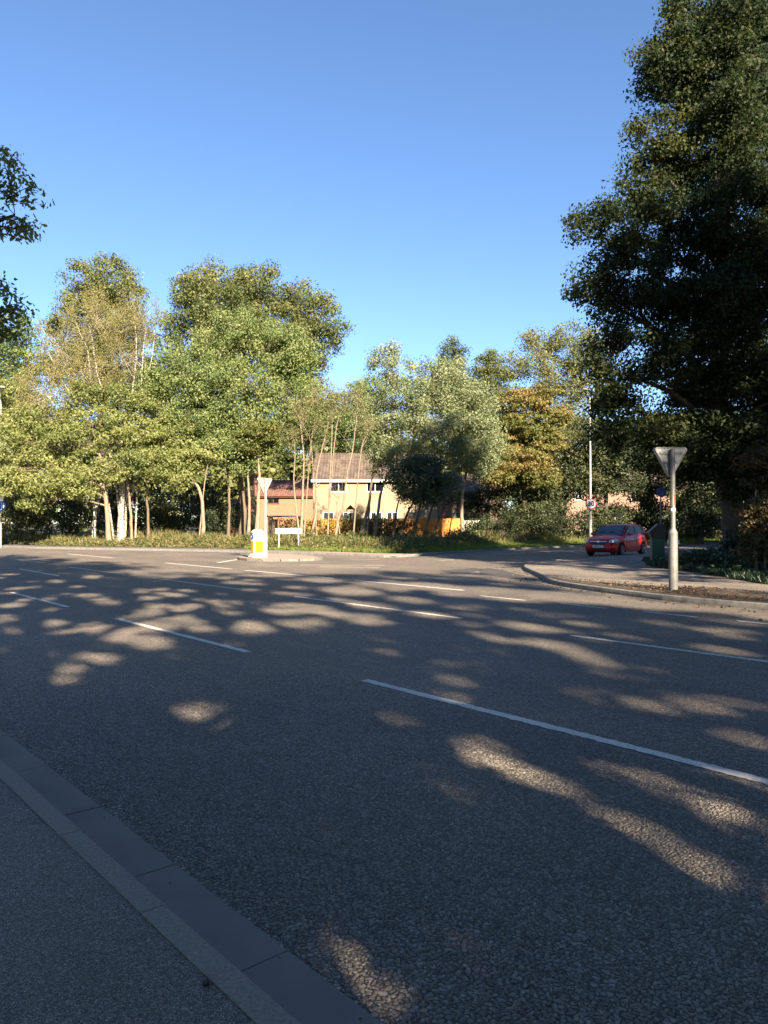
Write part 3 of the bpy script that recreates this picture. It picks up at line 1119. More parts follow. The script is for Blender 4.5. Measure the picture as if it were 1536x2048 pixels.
# --- left wood, back row
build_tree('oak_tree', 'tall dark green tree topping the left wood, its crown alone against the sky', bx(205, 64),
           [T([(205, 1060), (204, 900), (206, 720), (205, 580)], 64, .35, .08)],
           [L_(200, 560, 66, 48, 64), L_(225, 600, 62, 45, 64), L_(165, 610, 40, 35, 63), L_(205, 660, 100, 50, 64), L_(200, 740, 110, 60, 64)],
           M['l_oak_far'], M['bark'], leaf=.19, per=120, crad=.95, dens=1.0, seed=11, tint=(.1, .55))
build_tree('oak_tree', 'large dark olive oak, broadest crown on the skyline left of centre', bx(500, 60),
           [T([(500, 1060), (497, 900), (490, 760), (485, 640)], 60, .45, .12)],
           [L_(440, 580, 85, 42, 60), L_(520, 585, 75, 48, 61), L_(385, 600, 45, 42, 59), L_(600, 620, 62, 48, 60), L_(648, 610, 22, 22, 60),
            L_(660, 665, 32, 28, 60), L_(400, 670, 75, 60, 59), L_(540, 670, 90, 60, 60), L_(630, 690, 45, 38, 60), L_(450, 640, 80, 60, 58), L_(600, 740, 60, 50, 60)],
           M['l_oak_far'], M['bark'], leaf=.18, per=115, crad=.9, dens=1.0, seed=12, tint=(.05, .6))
build_tree('tree', 'mid green tree at the picture edge behind the golden birch', bx(-10, 62),
           [T([(-15, 1060), (-10, 850), (0, 700)], 62, .3, .08)],
           [L_(15, 670, 50, 45, 62), L_(-40, 720, 80, 80, 62), L_(30, 740, 55, 45, 62), L_(0, 820, 80, 60, 60)],
           M['l_mid'], M['bark'], leaf=.18, per=110, crad=.9, seed=13)

# --- birches
build_tree('birch_tree', 'white barked birch with thick pale trunk and golden drooping twigs', bx(241, 50.5),
           [T([(239, 1082), (243, 1020), (247, 960), (250, 905), (247, 840)], 50.5, .21, .11),
            T([(247, 905), (236, 860), (210, 800), (192, 740), (186, 680), (172, 630)], 50.5, .10, .03),
            T([(247, 945), (225, 905), (190, 850), (150, 800), (122, 760), (95, 700)], (50.5, 49.5), .085, .02),
            T([(250, 850), (262, 800), (270, 740), (274, 690), (268, 630)], 50.8, .085, .02),
            T([(272, 740), (285, 700), (292, 660)], 50.8, .05, .02), T([(192, 740), (180, 700), (165, 680), (150, 640)], 50.5, .05, .02),
            T([(230, 900), (200, 880), (160, 850), (110, 830)], (50.5, 49), .06, .015),
            T([(258, 810), (285, 780), (305, 720), (310, 650)], 51, .05, .015)],
           [L_(125, 700, 55, 70, 50), L_(200, 640, 70, 55, 51), L_(280, 640, 50, 60, 51), L_(100, 790, 60, 70, 49.5), L_(165, 760, 55, 60, 50), L_(240, 720, 50, 60, 51)],
           M['l_birch'], M['bark_birch'], leaf=.085, per=78, crad=.75, dens=1.2, seed=21, sprays=5, scl=(.45, .45, 1.15), hang=1.2, tint=(.2, .8), limb_r=.22, twigs=.5)
build_tree('birch_tree', 'slim white birch leaning right beside the thick trunked birch', bx(189, 51.5),
           [T([(190, 1080), (186, 1045), (196, 1000), (205, 960), (214, 925), (226, 860), (232, 790)], 51.5, .15, .05)],
           [L_(60, 800, 45, 60, 51), L_(30, 860, 50, 60, 50), L_(150, 850, 50, 50, 51), L_(235, 800, 35, 45, 52)],
           M['l_birch'], M['bark_birch'], leaf=.09, per=70, crad=.7, dens=1.15, seed=22, scl=(.5, .5, 1.1), hang=1.0, tint=(.2, .7), limb_r=.25, twigs=.5)

# --- light green understorey maples and hazels on the left
build_tree('maple_tree', 'yellow green leafy tree spreading left of the birch trunks', bx(214, 49),
           [T([(218, 1083), (214, 1020), (206, 960), (200, 900), (185, 860)], 49, .17, .06)],
           [L_(150, 960, 60, 40, 48), L_(80, 945, 55, 40, 47.5), L_(30, 970, 40, 30, 47), L_(50, 890, 60, 40, 48), L_(130, 885, 70, 40, 48.5), L_(190, 850, 55, 38, 49), L_(100, 840, 60, 45, 49), L_(40, 850, 55, 42, 49), L_(175, 800, 45, 42, 49.5), L_(20, 800, 45, 40, 50), L_(110, 972, 45, 22, 47.5), L_(70, 1000, 28, 18, 47.2), L_(168, 962, 26, 24, 48), L_(15, 940, 40, 30, 47.5)],
           M['l_light'], M['bark_tan'], leaf=.15, per=110, crad=.7, dens=.92, seed=31, scl=(1, 1, .55), tint=(.3, .8))
build_tree('maple_tree', 'slim tan trunked tree between white birch and spotted trunk', bx(261, 49.5),
           [T([(263, 1080), (263, 1040), (258, 990), (254, 950), (252, 900)], 49.5, .10, .05)],
           [L_(262, 870, 55, 45, 49), L_(255, 805, 42, 42, 50), L_(300, 815, 40, 40, 50), L_(230, 935, 35, 28, 48.5), L_(295, 925, 40, 30, 48.5)],
           M['l_light'], M['bark_tan'], leaf=.15, per=105, crad=.65, dens=.92, seed=32, scl=(1, 1, .6), tint=(.25, .75))
build_tree('maple_tree', 'spotted trunk tree with low leafy boughs right of the birches', bx(295, 50),
           [T([(296, 1076), (297, 1035), (293, 995), (296, 950), (300, 900)], 50, .10, .05)],
           [L_(330, 930, 50, 32, 49), L_(340, 870, 45, 40, 50), L_(375, 945, 28, 25, 49)],
           M['l_light'], M['bark'], leaf=.15, per=105, crad=.65, dens=.92, seed=33, scl=(1, 1, .6), tint=(.3, .8))
build_tree('maple_tree', 'bare kinked tan trunk with leafy head leaning left over dark gap', bx(406, 49),
           [T([(406, 1068), (406, 1030), (404, 995), (396, 972), (384, 960), (376, 935)], 49, .13, .07), T([(398, 975), (410, 955), (418, 920)], 49, .05, .02)],
           [L_(372, 925, 35, 25, 49), L_(405, 905, 40, 26, 49.5), L_(352, 955, 32, 20, 48.5)],
           M['l_light'], M['bark_tan'], leaf=.15, per=100, crad=.6, dens=.92, seed=34, scl=(1, 1, .6), tint=(.35, .85))
build_tree('poplar_tree', 'big fresh green tree filling the middle of the left wood', bx(486, 53),
           [T([(484, 1066), (488, 1010), (480, 960), (472, 880), (462, 780), (458, 700)], 53, .24, .06)],
           [L_(460, 690, 80, 60, 53), L_(540, 700, 70, 60, 53.5), L_(390, 760, 80, 60, 52), L_(470, 780, 90, 60, 52), L_(570, 790, 60, 60, 53.5), L_(330, 800, 60, 60, 52),
            L_(400, 840, 80, 50, 52), L_(500, 850, 70, 45, 52.5), L_(310, 860, 50, 35, 51), L_(580, 720, 40, 50, 54), L_(450, 890, 50, 32, 51), L_(335, 720, 40, 45, 53), L_(300, 770, 40, 35, 52), L_(615, 810, 45, 45, 54), L_(600, 860, 40, 36, 54), L_(600, 700, 40, 40, 54)],
           M['l_mid'], M['bark'], leaf=.155, per=125, crad=.8, dens=1.05, seed=35, tint=(.2, .85))
build_tree('maple_tree', 'tan trunked tree with a patch of orange leaves on top', bx(515, 50.5),
           [T([(514, 1064), (516, 1010), (519, 960), (516, 900)], 50.5, .16, .06), T([(497, 1062), (500, 1000), (494, 950), (500, 900)], 51, .12, .04)],
           [L_(524, 864, 36, 24, 50), L_(500, 885, 30, 22, 50)],
           M['l_autumn'], M['bark_tan'], leaf=.15, per=110, crad=.55, dens=1.2, seed=36, scl=(1, 1, .6), tint=(.05, .45))
build_tree('hazel_tree', 'low green tree between the kinked trunk and the orange topped tree', bx(455, 51.5),
           [T([(456, 1064), (460, 1000), (455, 940), (450, 900)], 51.5, .11, .05)],
           [L_(430, 900, 45, 32, 51), L_(475, 925, 40, 26, 51), L_(550, 905, 30, 28, 51.5), L_(420, 870, 40, 30, 51.5)],
           M['l_mid'], M['bark'], leaf=.15, per=105, crad=.65, dens=1.1, seed=37, scl=(1, 1, .6), tint=(.3, .85))

# --- bare trees before the house
bare = [
    ('bare twin stemmed tree left of the house with pale twigs', 604, [T([(602, 1064), (605, 1000), (607, 950), (608, 905), (601, 860), (602, 810)], 49.5, .095, .025),
      T([(600, 1035), (590, 1000), (587, 955), (591, 910), (587, 870)], 49.5, .065, .02), T([(608, 905), (622, 870), (634, 830), (642, 790)], 49.5, .05, .015)],
     [L_(600, 820, 25, 45, 49.5), L_(630, 800, 30, 40, 49.5), L_(585, 870, 20, 30, 49.5)]),
    ('bare curved tree whose foot bends beside the house corner', 622, [T([(618, 1064), (630, 1045), (634, 1005), (631, 965), (635, 935), (643, 900), (654, 860), (664, 815)], 49, .085, .022),
      T([(634, 935), (624, 900), (618, 870)], 49, .04, .015), T([(654, 860), (672, 835), (690, 815), (700, 790)], 49, .04, .012)],
     [L_(662, 810, 30, 40, 49), L_(690, 800, 25, 30, 49), L_(640, 850, 25, 30, 49)]),
    ('bare leaning tree crossing the first upstairs window of the house', 671, [T([(670, 1070), (677, 1035), (688, 1010), (691, 970), (698, 930), (706, 900), (712, 850), (716, 810)], 48.5, .085, .022),
      T([(681, 1022), (672, 1005), (684, 990)], 48.5, .04, .02), T([(706, 905), (722, 885), (735, 870), (745, 845)], 48.5, .045, .012), T([(655, 960), (662, 905), (665, 850), (664, 800)], 49, .05, .015)],
     [L_(716, 800, 25, 45, 48.5), L_(738, 850, 22, 28, 48.5), L_(664, 800, 22, 38, 49)]),
]
for i, (lab, px, tr, lo) in enumerate(bare):
    build_tree('bare_tree', lab, bx(px, 49), tr, lo, M['l_light'], M['bark_tan'], leaf=.10, per=16, crad=.5, dens=1.7, seed=41 + i, limb_r=.5, twigs=1.0, inner=.5, sprays=9,
               group='bare trees in front of the house')

# --- centre right
build_tree('willow_tree', 'broad grey green willow with several leaning stems right of the house', bx(745, 51.5),
           [T([(720, 1070), (733, 1030), (740, 1000), (743, 950), (760, 880), (790, 800)], 51, .13, .04), T([(733, 1068), (738, 1030), (741, 985)], 51, .08, .05),
            T([(749, 1068), (756, 1020), (762, 980), (790, 920), (830, 850)], 51.5, .12, .04), T([(738, 1010), (715, 1022), (690, 1030)], 51, .04, .015),
            T([(925, 1066), (922, 1000), (932, 950), (940, 880), (945, 820)], 53, .14, .04)],
           [L_(785, 735, 45, 42, 52), L_(800, 810, 70, 60, 51.5), L_(870, 780, 65, 55, 52), L_(935, 820, 60, 55, 52.5), L_(965, 880, 45, 50, 52), L_(870, 860, 75, 50, 51.5),
            L_(745, 850, 40, 55, 52), L_(760, 915, 30, 32, 50.5), L_(790, 900, 50, 35, 51), L_(948, 922, 40, 34, 52), L_(930, 900, 50, 40, 52), L_(900, 745, 30, 30, 53)],
           M['l_silver'], M['bark_tan'], leaf=.14, per=120, crad=.75, dens=1.0, seed=51, tint=(.15, .8))
build_tree('willow_bush', 'dark bluish green rounded bush tree on many leaning stems', bx(840, 47.5),
           [T([(800, 1072), (812, 1030), (830, 1000), (838, 970)], 47.5, .09, .04), T([(826, 1072), (836, 1030), (845, 990)], 47.5, .09, .04),
            T([(845, 1070), (858, 1035), (872, 995)], 47.5, .08, .04), T([(862, 1070), (880, 1030), (900, 995)], 47.5, .07, .03), T([(785, 1070), (792, 1020), (806, 975)], 47.5, .07, .03),
            T([(896, 1070), (902, 1040), (915, 1010)], 47.5, .05, .02)],
           [L_(835, 960, 52, 38, 47.5), L_(800, 955, 30, 26, 47), L_(880, 968, 38, 36, 47.5), L_(850, 932, 42, 22, 47.5), L_(845, 990, 45, 20, 47.5)],
           M['l_bluegreen'], M['bark_dark'], leaf=.12, per=130, crad=.6, dens=1.15, seed=52, tint=(.1, .6))
build_tree('pine_tree', 'narrow dark tree whose tip stands highest behind the willow', bx(905, 76),
           [T([(908, 1060), (907, 850), (905, 690)], 76, .25, .04)],
           [L_(905, 705, 24, 26, 76), L_(905, 745, 38, 32, 76), L_(880, 770, 30, 25, 76), L_(920, 800, 50, 45, 76)],
           M['l_bluegreen'], M['bark_dark'], leaf=.19, per=110, crad=.8, seed=53, tint=(.1, .7))
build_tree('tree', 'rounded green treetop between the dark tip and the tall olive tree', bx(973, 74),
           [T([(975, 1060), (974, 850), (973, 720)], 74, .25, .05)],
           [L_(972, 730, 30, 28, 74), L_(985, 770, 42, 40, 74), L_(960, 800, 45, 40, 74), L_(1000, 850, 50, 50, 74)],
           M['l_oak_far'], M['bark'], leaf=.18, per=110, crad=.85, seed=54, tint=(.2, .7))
build_tree('tree', 'distant green treetops filling the skyline dip behind the bare trees', bx(720, 84),
           [T([(722, 1060), (722, 900), (722, 780), ], 84, .25, .06)],
           [L_(715, 790, 28, 26, 84), L_(690, 830, 50, 40, 84), L_(745, 790, 32, 34, 84), L_(640, 860, 50, 45, 84), L_(720, 860, 60, 45, 84), L_(590, 850, 40, 50, 84)],
           M['l_mid'], M['bark'], leaf=.2, per=110, crad=.95, seed=55, tint=(.1, .6))
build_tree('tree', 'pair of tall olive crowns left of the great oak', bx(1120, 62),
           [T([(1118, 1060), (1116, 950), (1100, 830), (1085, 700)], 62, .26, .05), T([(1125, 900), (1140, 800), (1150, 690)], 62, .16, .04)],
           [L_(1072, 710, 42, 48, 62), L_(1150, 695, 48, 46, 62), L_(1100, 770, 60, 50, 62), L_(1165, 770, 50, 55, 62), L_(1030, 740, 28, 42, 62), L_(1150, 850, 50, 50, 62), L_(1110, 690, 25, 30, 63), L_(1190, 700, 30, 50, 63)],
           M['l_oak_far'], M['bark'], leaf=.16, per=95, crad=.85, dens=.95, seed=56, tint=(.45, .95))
build_tree('maple_tree', 'autumn tree in layers of orange and yellow leaves', bx(1045, 56),
           [T([(1050, 1062), (1048, 980), (1046, 880), (1050, 780)], 56, .24, .06)],
           [L_(1045, 805, 50, 26, 56), L_(1085, 790, 25, 22, 56), L_(1055, 850, 55, 22, 55.5), L_(1090, 885, 40, 22, 55.5), L_(1010, 880, 40, 25, 55.5), L_(1035, 925, 60, 25, 55), L_(985, 950, 40, 22, 54.5),
            L_(1075, 955, 45, 22, 55), L_(1110, 830, 30, 25, 56)],
           M['l_autumn'], M['bark_dark'], leaf=.16, per=110, crad=.62, dens=1.15, seed=57, scl=(1.1, 1.1, .42), tint=(.15, .72))
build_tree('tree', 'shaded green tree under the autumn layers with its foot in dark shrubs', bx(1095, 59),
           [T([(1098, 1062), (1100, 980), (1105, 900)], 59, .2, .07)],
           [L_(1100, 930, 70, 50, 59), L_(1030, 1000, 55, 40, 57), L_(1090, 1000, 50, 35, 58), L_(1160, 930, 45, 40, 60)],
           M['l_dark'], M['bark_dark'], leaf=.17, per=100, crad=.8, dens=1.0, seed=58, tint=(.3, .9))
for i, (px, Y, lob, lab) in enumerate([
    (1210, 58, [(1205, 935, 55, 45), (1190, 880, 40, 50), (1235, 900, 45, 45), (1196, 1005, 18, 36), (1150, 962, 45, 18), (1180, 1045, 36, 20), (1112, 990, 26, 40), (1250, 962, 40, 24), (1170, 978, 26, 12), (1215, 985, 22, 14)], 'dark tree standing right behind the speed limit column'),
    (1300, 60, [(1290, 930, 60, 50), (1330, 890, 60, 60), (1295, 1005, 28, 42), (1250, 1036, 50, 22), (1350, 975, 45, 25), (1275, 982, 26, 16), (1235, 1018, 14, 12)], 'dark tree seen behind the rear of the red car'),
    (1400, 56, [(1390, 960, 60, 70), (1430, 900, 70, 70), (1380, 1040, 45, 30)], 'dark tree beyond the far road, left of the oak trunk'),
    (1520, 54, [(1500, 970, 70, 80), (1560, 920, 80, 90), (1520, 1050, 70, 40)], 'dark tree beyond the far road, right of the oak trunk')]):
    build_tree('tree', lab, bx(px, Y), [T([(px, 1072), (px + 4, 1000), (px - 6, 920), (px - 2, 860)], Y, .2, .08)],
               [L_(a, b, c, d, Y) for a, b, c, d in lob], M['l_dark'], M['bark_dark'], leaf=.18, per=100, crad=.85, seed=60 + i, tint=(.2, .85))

# --- shrubs in the dark of the wood
SH = 'dark shrubs under the trees'
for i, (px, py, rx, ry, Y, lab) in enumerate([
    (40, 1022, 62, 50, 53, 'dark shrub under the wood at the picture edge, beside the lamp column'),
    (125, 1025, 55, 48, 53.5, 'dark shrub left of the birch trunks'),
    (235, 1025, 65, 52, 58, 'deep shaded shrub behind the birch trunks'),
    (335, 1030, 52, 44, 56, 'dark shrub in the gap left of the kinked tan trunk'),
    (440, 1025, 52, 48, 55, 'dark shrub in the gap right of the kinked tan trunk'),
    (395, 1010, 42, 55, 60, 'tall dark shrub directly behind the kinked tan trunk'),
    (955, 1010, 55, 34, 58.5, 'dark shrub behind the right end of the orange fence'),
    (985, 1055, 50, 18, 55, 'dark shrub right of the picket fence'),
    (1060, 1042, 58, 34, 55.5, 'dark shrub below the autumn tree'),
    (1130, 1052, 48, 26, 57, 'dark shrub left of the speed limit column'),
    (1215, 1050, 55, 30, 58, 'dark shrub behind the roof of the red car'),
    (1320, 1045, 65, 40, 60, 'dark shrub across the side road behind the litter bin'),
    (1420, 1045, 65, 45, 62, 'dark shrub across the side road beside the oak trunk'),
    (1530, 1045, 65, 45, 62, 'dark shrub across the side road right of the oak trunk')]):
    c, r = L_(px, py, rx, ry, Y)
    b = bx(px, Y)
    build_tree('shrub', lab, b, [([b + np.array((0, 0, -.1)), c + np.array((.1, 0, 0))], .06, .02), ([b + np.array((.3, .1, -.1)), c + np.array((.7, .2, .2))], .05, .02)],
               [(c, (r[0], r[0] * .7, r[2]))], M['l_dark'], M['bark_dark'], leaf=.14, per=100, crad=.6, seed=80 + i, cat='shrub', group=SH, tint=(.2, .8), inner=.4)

# --- hedge in front of the garden fence
hc = []
rngh = np.random.default_rng(5)
x0, x1, yh = WX(560, 54.6), WX(835, 54.6), 54.6
for x in np.arange(x0, x1, .38):
    for z in np.arange(.5, WZ(1034, 54.6) - .1, .3):
        hc.append((x + rngh.uniform(-.1, .1), yh + rngh.uniform(-.35, .1), z + rngh.uniform(-.1, .1)))
hd = thing('hedge', 'clipped mixed hedge in front of the orange garden fence', 'hedge', ((x0 + x1) / 2, yh, .4))
v, f, ti = leaf_quads(rngh, np.array(hc) - np.array(hd.location), .36, 70, .13, ctint=rngh.uniform(.1, .8, len(hc)))
link('foliage', v, f, leaf_mat('hedge_leaves', (0.04, 0.052, 0.014), (0.085, 0.09, 0.022), (0.16, 0.125, 0.03), .25), hd, tint=ti)
wd = Wood()
for x in np.arange(x0, x1, .6):
    p = np.array((x, yh - .05, .3)) - np.array(hd.location)
    wd.tube([p, p + np.array((.05, 0, .6)), p + np.array((-.05, .05, 1.3))], [.04, .03, .015], 5)
wd.build('stems', M['bark_dark'], hd)

# --- wood far behind everything
rngw = np.random.default_rng(9)
C = []
for px in np.arange(-350, 2100, 26):
    Y = rngw.uniform(98, 118)
    for k in range(12):
        q = R(px + rngw.uniform(-25, 25), rngw.uniform(850, 1050), Y + rngw.uniform(-4, 4))
        C.append(q)
for q in np.linspace(0, 1, 60):        # the wood goes on round the right and left, out of the picture
    for side in (1, -1):
        for k in range(7):
            C.append(np.array((side * (70 + 14 * math.sin(q * 5)) + rngw.uniform(-3, 3) + (20 if side > 0 else -8), 112 - q * 128 + (0 if side > 0 else 6), rngw.uniform(1, 12))))
v, f, ti = leaf_quads(rngw, C, 2.8, 120, .8, ctint=rngw.uniform(.1, .7, len(C)))
stuff(link('distant_woodland', v, f, M['l_oak_far'], tint=ti), 'distant mass of trees behind the houses')

# ------------------------------------------------------------------ the great oak on the right
OY = 27.0
ob = np.array((WX(1472, OY), OY, .1))
oak_trunk = [
    ([ob, R(1466, 1040, OY), R(1452, 960, OY), R(1440, 880, OY), R(1436, 780, OY), R(1440, 640, OY), R(1450, 480, OY), R(1462, 300, OY), R(1480, 120, OY), R(1485, 20, OY)], .42, .10),
    ([R(1440, 900, OY), R(1400, 830, 26.5), R(1340, 780, 26), R(1280, 760, 25.5)], .17, .05),
    ([R(1437, 800, OY), R(1390, 720, 26.5), R(1300, 650, 26), R(1220, 610, 25.5)], .17, .04),
    ([R(1440, 700, OY), R(1380, 600, 26.5), R(1280, 520, 26), R(1200, 470, 25.5)], .16, .04),
    ([R(1446, 560, OY), R(1400, 440, 26.5), R(1330, 350, 26)], .15, .04),
    ([R(1440, 760, OY), R(1500, 680, 27), R(1580, 600, 27)], .16, .05),
    ([R(1455, 420, OY), R(1520, 330, 27.5), R(1600, 220, 28)], .14, .04),
    ([R(1462, 300, OY), R(1400, 180, 26.5), R(1350, 100, 26)], .12, .03),
    ([R(1440, 880, OY), R(1500, 820, 26), R(1580, 790, 25)], .13, .04)]
oak_lobes = [(1410, 60, 105, 75, 27), (1530, 50, 110, 70, 28), (1360, 170, 85, 70, 26.5), (1470, 190, 110, 90, 27), (1560, 180, 80, 110, 28),
             (1330, 290, 75, 60, 26), (1420, 330, 100, 80, 27.5), (1540, 370, 120, 110, 27.5), (1290, 400, 70, 50, 26), (1190, 445, 48, 42, 25.5),
             (1360, 470, 95, 70, 26.5), (1480, 530, 120, 90, 27), (1240, 500, 60, 45, 25.5), (1190, 570, 55, 40, 25.5), (1290, 590, 85, 60, 26),
             (1400, 630, 105, 70, 26), (1540, 620, 120, 100, 27), (1225, 660, 50, 45, 25.5), (1310, 720, 80, 50, 25.5), (1450, 760, 110, 55, 26.5), (1580, 780, 100, 80, 26),
             (1235, 780, 48, 55, 25.5), (1205, 730, 34, 40, 25.3), (1212, 800, 34, 40, 25.3), (1300, 850, 75, 40, 25.5), (1230, 870, 48, 32, 25.2), (1400, 860, 80, 38, 26), (1510, 880, 90, 50, 25), (1570, 450, 70, 120, 28), (1330, 905, 65, 32, 25.5), (1415, 925, 70, 38, 26), (1500, 955, 60, 45, 25), (1400, 790, 70, 50, 28), (1480, 850, 80, 45, 29),
             (1480, 60, 70, 75, 25.2), (1475, 210, 70, 80, 25), (1470, 350, 60, 60, 25), (1458, 440, 50, 55, 25), (1440, 560, 60, 55, 25), (1400, 700, 60, 45, 25.5), (1490, 690, 60, 50, 25.5), (1340, 120, 60, 60, 26), (1560, 900, 90, 55, 28), (1640, 880, 110, 90, 28), (1620, 760, 90, 80, 28)]  # low lobes at far right are added, mostly unseen, to shade the car
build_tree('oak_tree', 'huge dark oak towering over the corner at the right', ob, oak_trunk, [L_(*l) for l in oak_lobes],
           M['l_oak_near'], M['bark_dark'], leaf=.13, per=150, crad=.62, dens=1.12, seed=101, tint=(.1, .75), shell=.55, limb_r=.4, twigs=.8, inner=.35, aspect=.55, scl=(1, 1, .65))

# bough of the tree at the left edge, its trunk outside the picture
lb = np.array((-14.6, 13.6, .1))
build_tree('oak_tree', 'oak bough reaching in at the upper left edge, dark against the sky', lb,
           [([lb, lb + np.array((.1, 0, 3)), lb + np.array((.2, .3, 7)), lb + np.array((.4, .5, 11))], .35, .12),
            ([lb + np.array((.2, .2, 5)), lb + np.array((3, 1, 6.5)), R(-60, 470, 15), R(30, 430, 15)], .14, .025),
            ([lb + np.array((.1, .2, 4)), lb + np.array((3, 1, 5.0)), R(-60, 650, 15), R(10, 620, 15)], .12, .025)],
           [(np.array((-14.4, 13.8, 9.5)), (4.6, 4.6, 4.2)), L_(15, 345, 34, 36, 15), L_(38, 390, 36, 26, 15), L_(20, 440, 44, 24, 15), L_(52, 462, 26, 18, 15), L_(-20, 400, 30, 70, 15),
            L_(8, 580, 24, 20, 15), L_(24, 612, 30, 22, 15), L_(-10, 640, 40, 40, 15), L_(4, 652, 36, 20, 15)],
           M['l_light'], M['bark_dark'], leaf=.115, per=30, crad=.3, dens=.62, seed=102, lobed=True, aspect=.62, tint=(.3, .9), limb_r=.3, twigs=.8, scl=(1, 1, .7), inner=.3)

# russet beech bushes on the back verge at the right
build_tree('beech_bush', 'russet leaved beech sapling at the right edge, low behind the footway', np.array((WX(1512, 21.5), 21.5, .1)),
           [([np.array((WX(1512, 21.5), 21.5, 0)), R(1508, 1060, 21.5), R(1512, 980, 21.5)], .05, .02), ([np.array((WX(1530, 21.5), 21.5, 0)), R(1528, 1080, 21.5), R(1535, 1000, 21.5)], .04, .02)],
           [L_(1505, 1085, 30, 38, 21.5), L_(1545, 1060, 40, 70, 21.5), L_(1515, 1020, 30, 30, 21.5)], M['l_beech'], M['bark'], leaf=.09, per=70, crad=.3, seed=103, tint=(.0, .5), cat='bush', inner=.4)
build_tree('beech_tree', 'young beech with orange brown leaves right of the oak trunk, upper right of the footway', np.array((WX(1580, 23), 23, .1)),
           [([np.array((WX(1580, 23), 23, 0)), R(1575, 1000, 23), R(1560, 900, 23)], .08, .03)],
           [L_(1515, 925, 35, 22, 23), L_(1560, 915, 50, 30, 23), L_(1545, 960, 45, 26, 23)], M['l_beech'], M['bark'], leaf=.1, per=60, crad=.35, seed=104, tint=(.0, .75), inner=.4)
for i, (px, py, rx, ry, Y, lab) in enumerate([
    (1400, 1118, 60, 16, 24, 'low dark ivy covered bush at the foot of the sign pole'),
    (1490, 1130, 50, 30, 22.5, 'dark tangled bush in front of the oak trunk'),
    (1470, 1090, 40, 30, 26, 'dark bush climbing round the oak trunk foot')]):
    c, r = L_(px, py, rx, ry, Y)
    b = np.array((c[0], c[1], .1))
    build_tree('bush', lab, b, [([b, c], .04, .015)], [(c, (r[0], r[0] * .8, r[2]))], M['l_ivy'], M['bark_dark'], leaf=.1, per=90, crad=.34, seed=110 + i, cat='bush', tint=(.2, .8), inner=.5)

# ------------------------------------------------------------------ trees outside the picture that shade the road
STREET = 'broad leafy tree outside the picture whose crown shades the road'
# leaves are cut from these crowns along sun rays to place sun patches
GAPS = [(400, 1425, .24), (795, 1437, .13), (770, 1360, .16), (975, 1500, .24), (1030, 1525, .28), (1085, 1548, .24), (1270, 1575, .3), (1310, 1600, .48),
        (1385, 1645, .56), (1460, 1690, .52), (1530, 1735, .42), (300, 1590, .06), (345, 1670, .07), (640, 1835, .05), (700, 1885, .065), (755, 1945, .075), (800, 2015, .085), (890, 1880, .065), (1060, 1255, .38), (1105, 1290, .36), (1150, 1305, .3), (1190, 1325, .25), (1230, 1350, .22), (1300, 1340, .14), (1385, 1410, .2),
        (1450, 1300, .25), (1500, 1480, .16), (1290, 1420, .1), (1180, 1400, .12), (60, 1175, .25), (100, 1262, .18), (190, 1250, .2), (235, 1275, .22), (300, 1285, .34), (210, 1318, .22),
        (175, 1312, .2), (140, 1338, .18), (128, 1360, .16), (255, 1262, .22), (560, 1222, .4), (600, 1215, .6), (640, 1222, .4), (450, 1205, .4), (470, 1165, .4), (350, 1190, .3),
        (320, 1178, .3), (720, 1235, .4), (860, 1230, .35), (930, 1215, .3), (740, 1212, .5), (820, 1200, .5), (700, 1182, .8), (780, 1172, .9), (860, 1172, .9), (930, 1182, 1.0),
        (1000, 1192, .9), (1060, 1188, .9), (640, 1160, .7), (560, 1150, .6), (470, 1140, .6), (1345, 1150, .12), (1345, 1040, .1), (690, 1690, .08), (1500, 1560, .1), (70, 1390, .1)]
rngp = np.random.default_rng(31)
for _ in range(95):
    px, py = rngp.uniform(-20, 760), rngp.uniform(1124, 1262)
    GAPS.append((px, py, rngp.uniform(.12, .34)))
for _ in range(60):
    px, py = rngp.uniform(-20, 1540), rngp.uniform(1130, 1330)
    GAPS.append((px, py, rngp.uniform(.05, .13)))
for _ in range(16):
    GAPS.append((rngp.uniform(760, 1540), rngp.uniform(1225, 1420), rngp.uniform(.08, .2)))
for _ in range(45):
    GAPS.append((rngp.uniform(700, 1540), rngp.uniform(1108, 1190), rngp.uniform(.1, .4)))
GC = np.array([G(a, b)[:2] for a, b, r in GAPS])
GR = np.array([r * .72 + (.06 if b < 1300 else .035) for a, b, r in GAPS])
SH_ = np.array((sdir.x, sdir.y)) / math.hypot(sdir.x, sdir.y)


def sun_gap(p):
    g = p[:, :2] - SH_ * (p[:, 2:3] / math.tan(SUN_EL))
    keep = np.ones(len(p), bool)
    for c, r in zip(GC, GR):
        q = g - c
        al = q @ SH_ * math.sin(SUN_EL)
        cr = q[:, 0] * SH_[1] - q[:, 1] * SH_[0]
        keep &= (al * al + cr * cr) > r * r
    # a long gap is cut so a band of sun falls along the corner kerb
    d = g[:, 0] * NX + g[:, 1] * NY
    t = g[:, 0] * UX + g[:, 1] * UY
    wob = .25 * np.sin(t * 1.3) + .2 * np.sin(t * 3.1 + 1)
    keep &= ~((d > 12.9 + wob) & (d < 14.35 + wob * .6) & (t > 3.0) & (t < 13))
    return keep


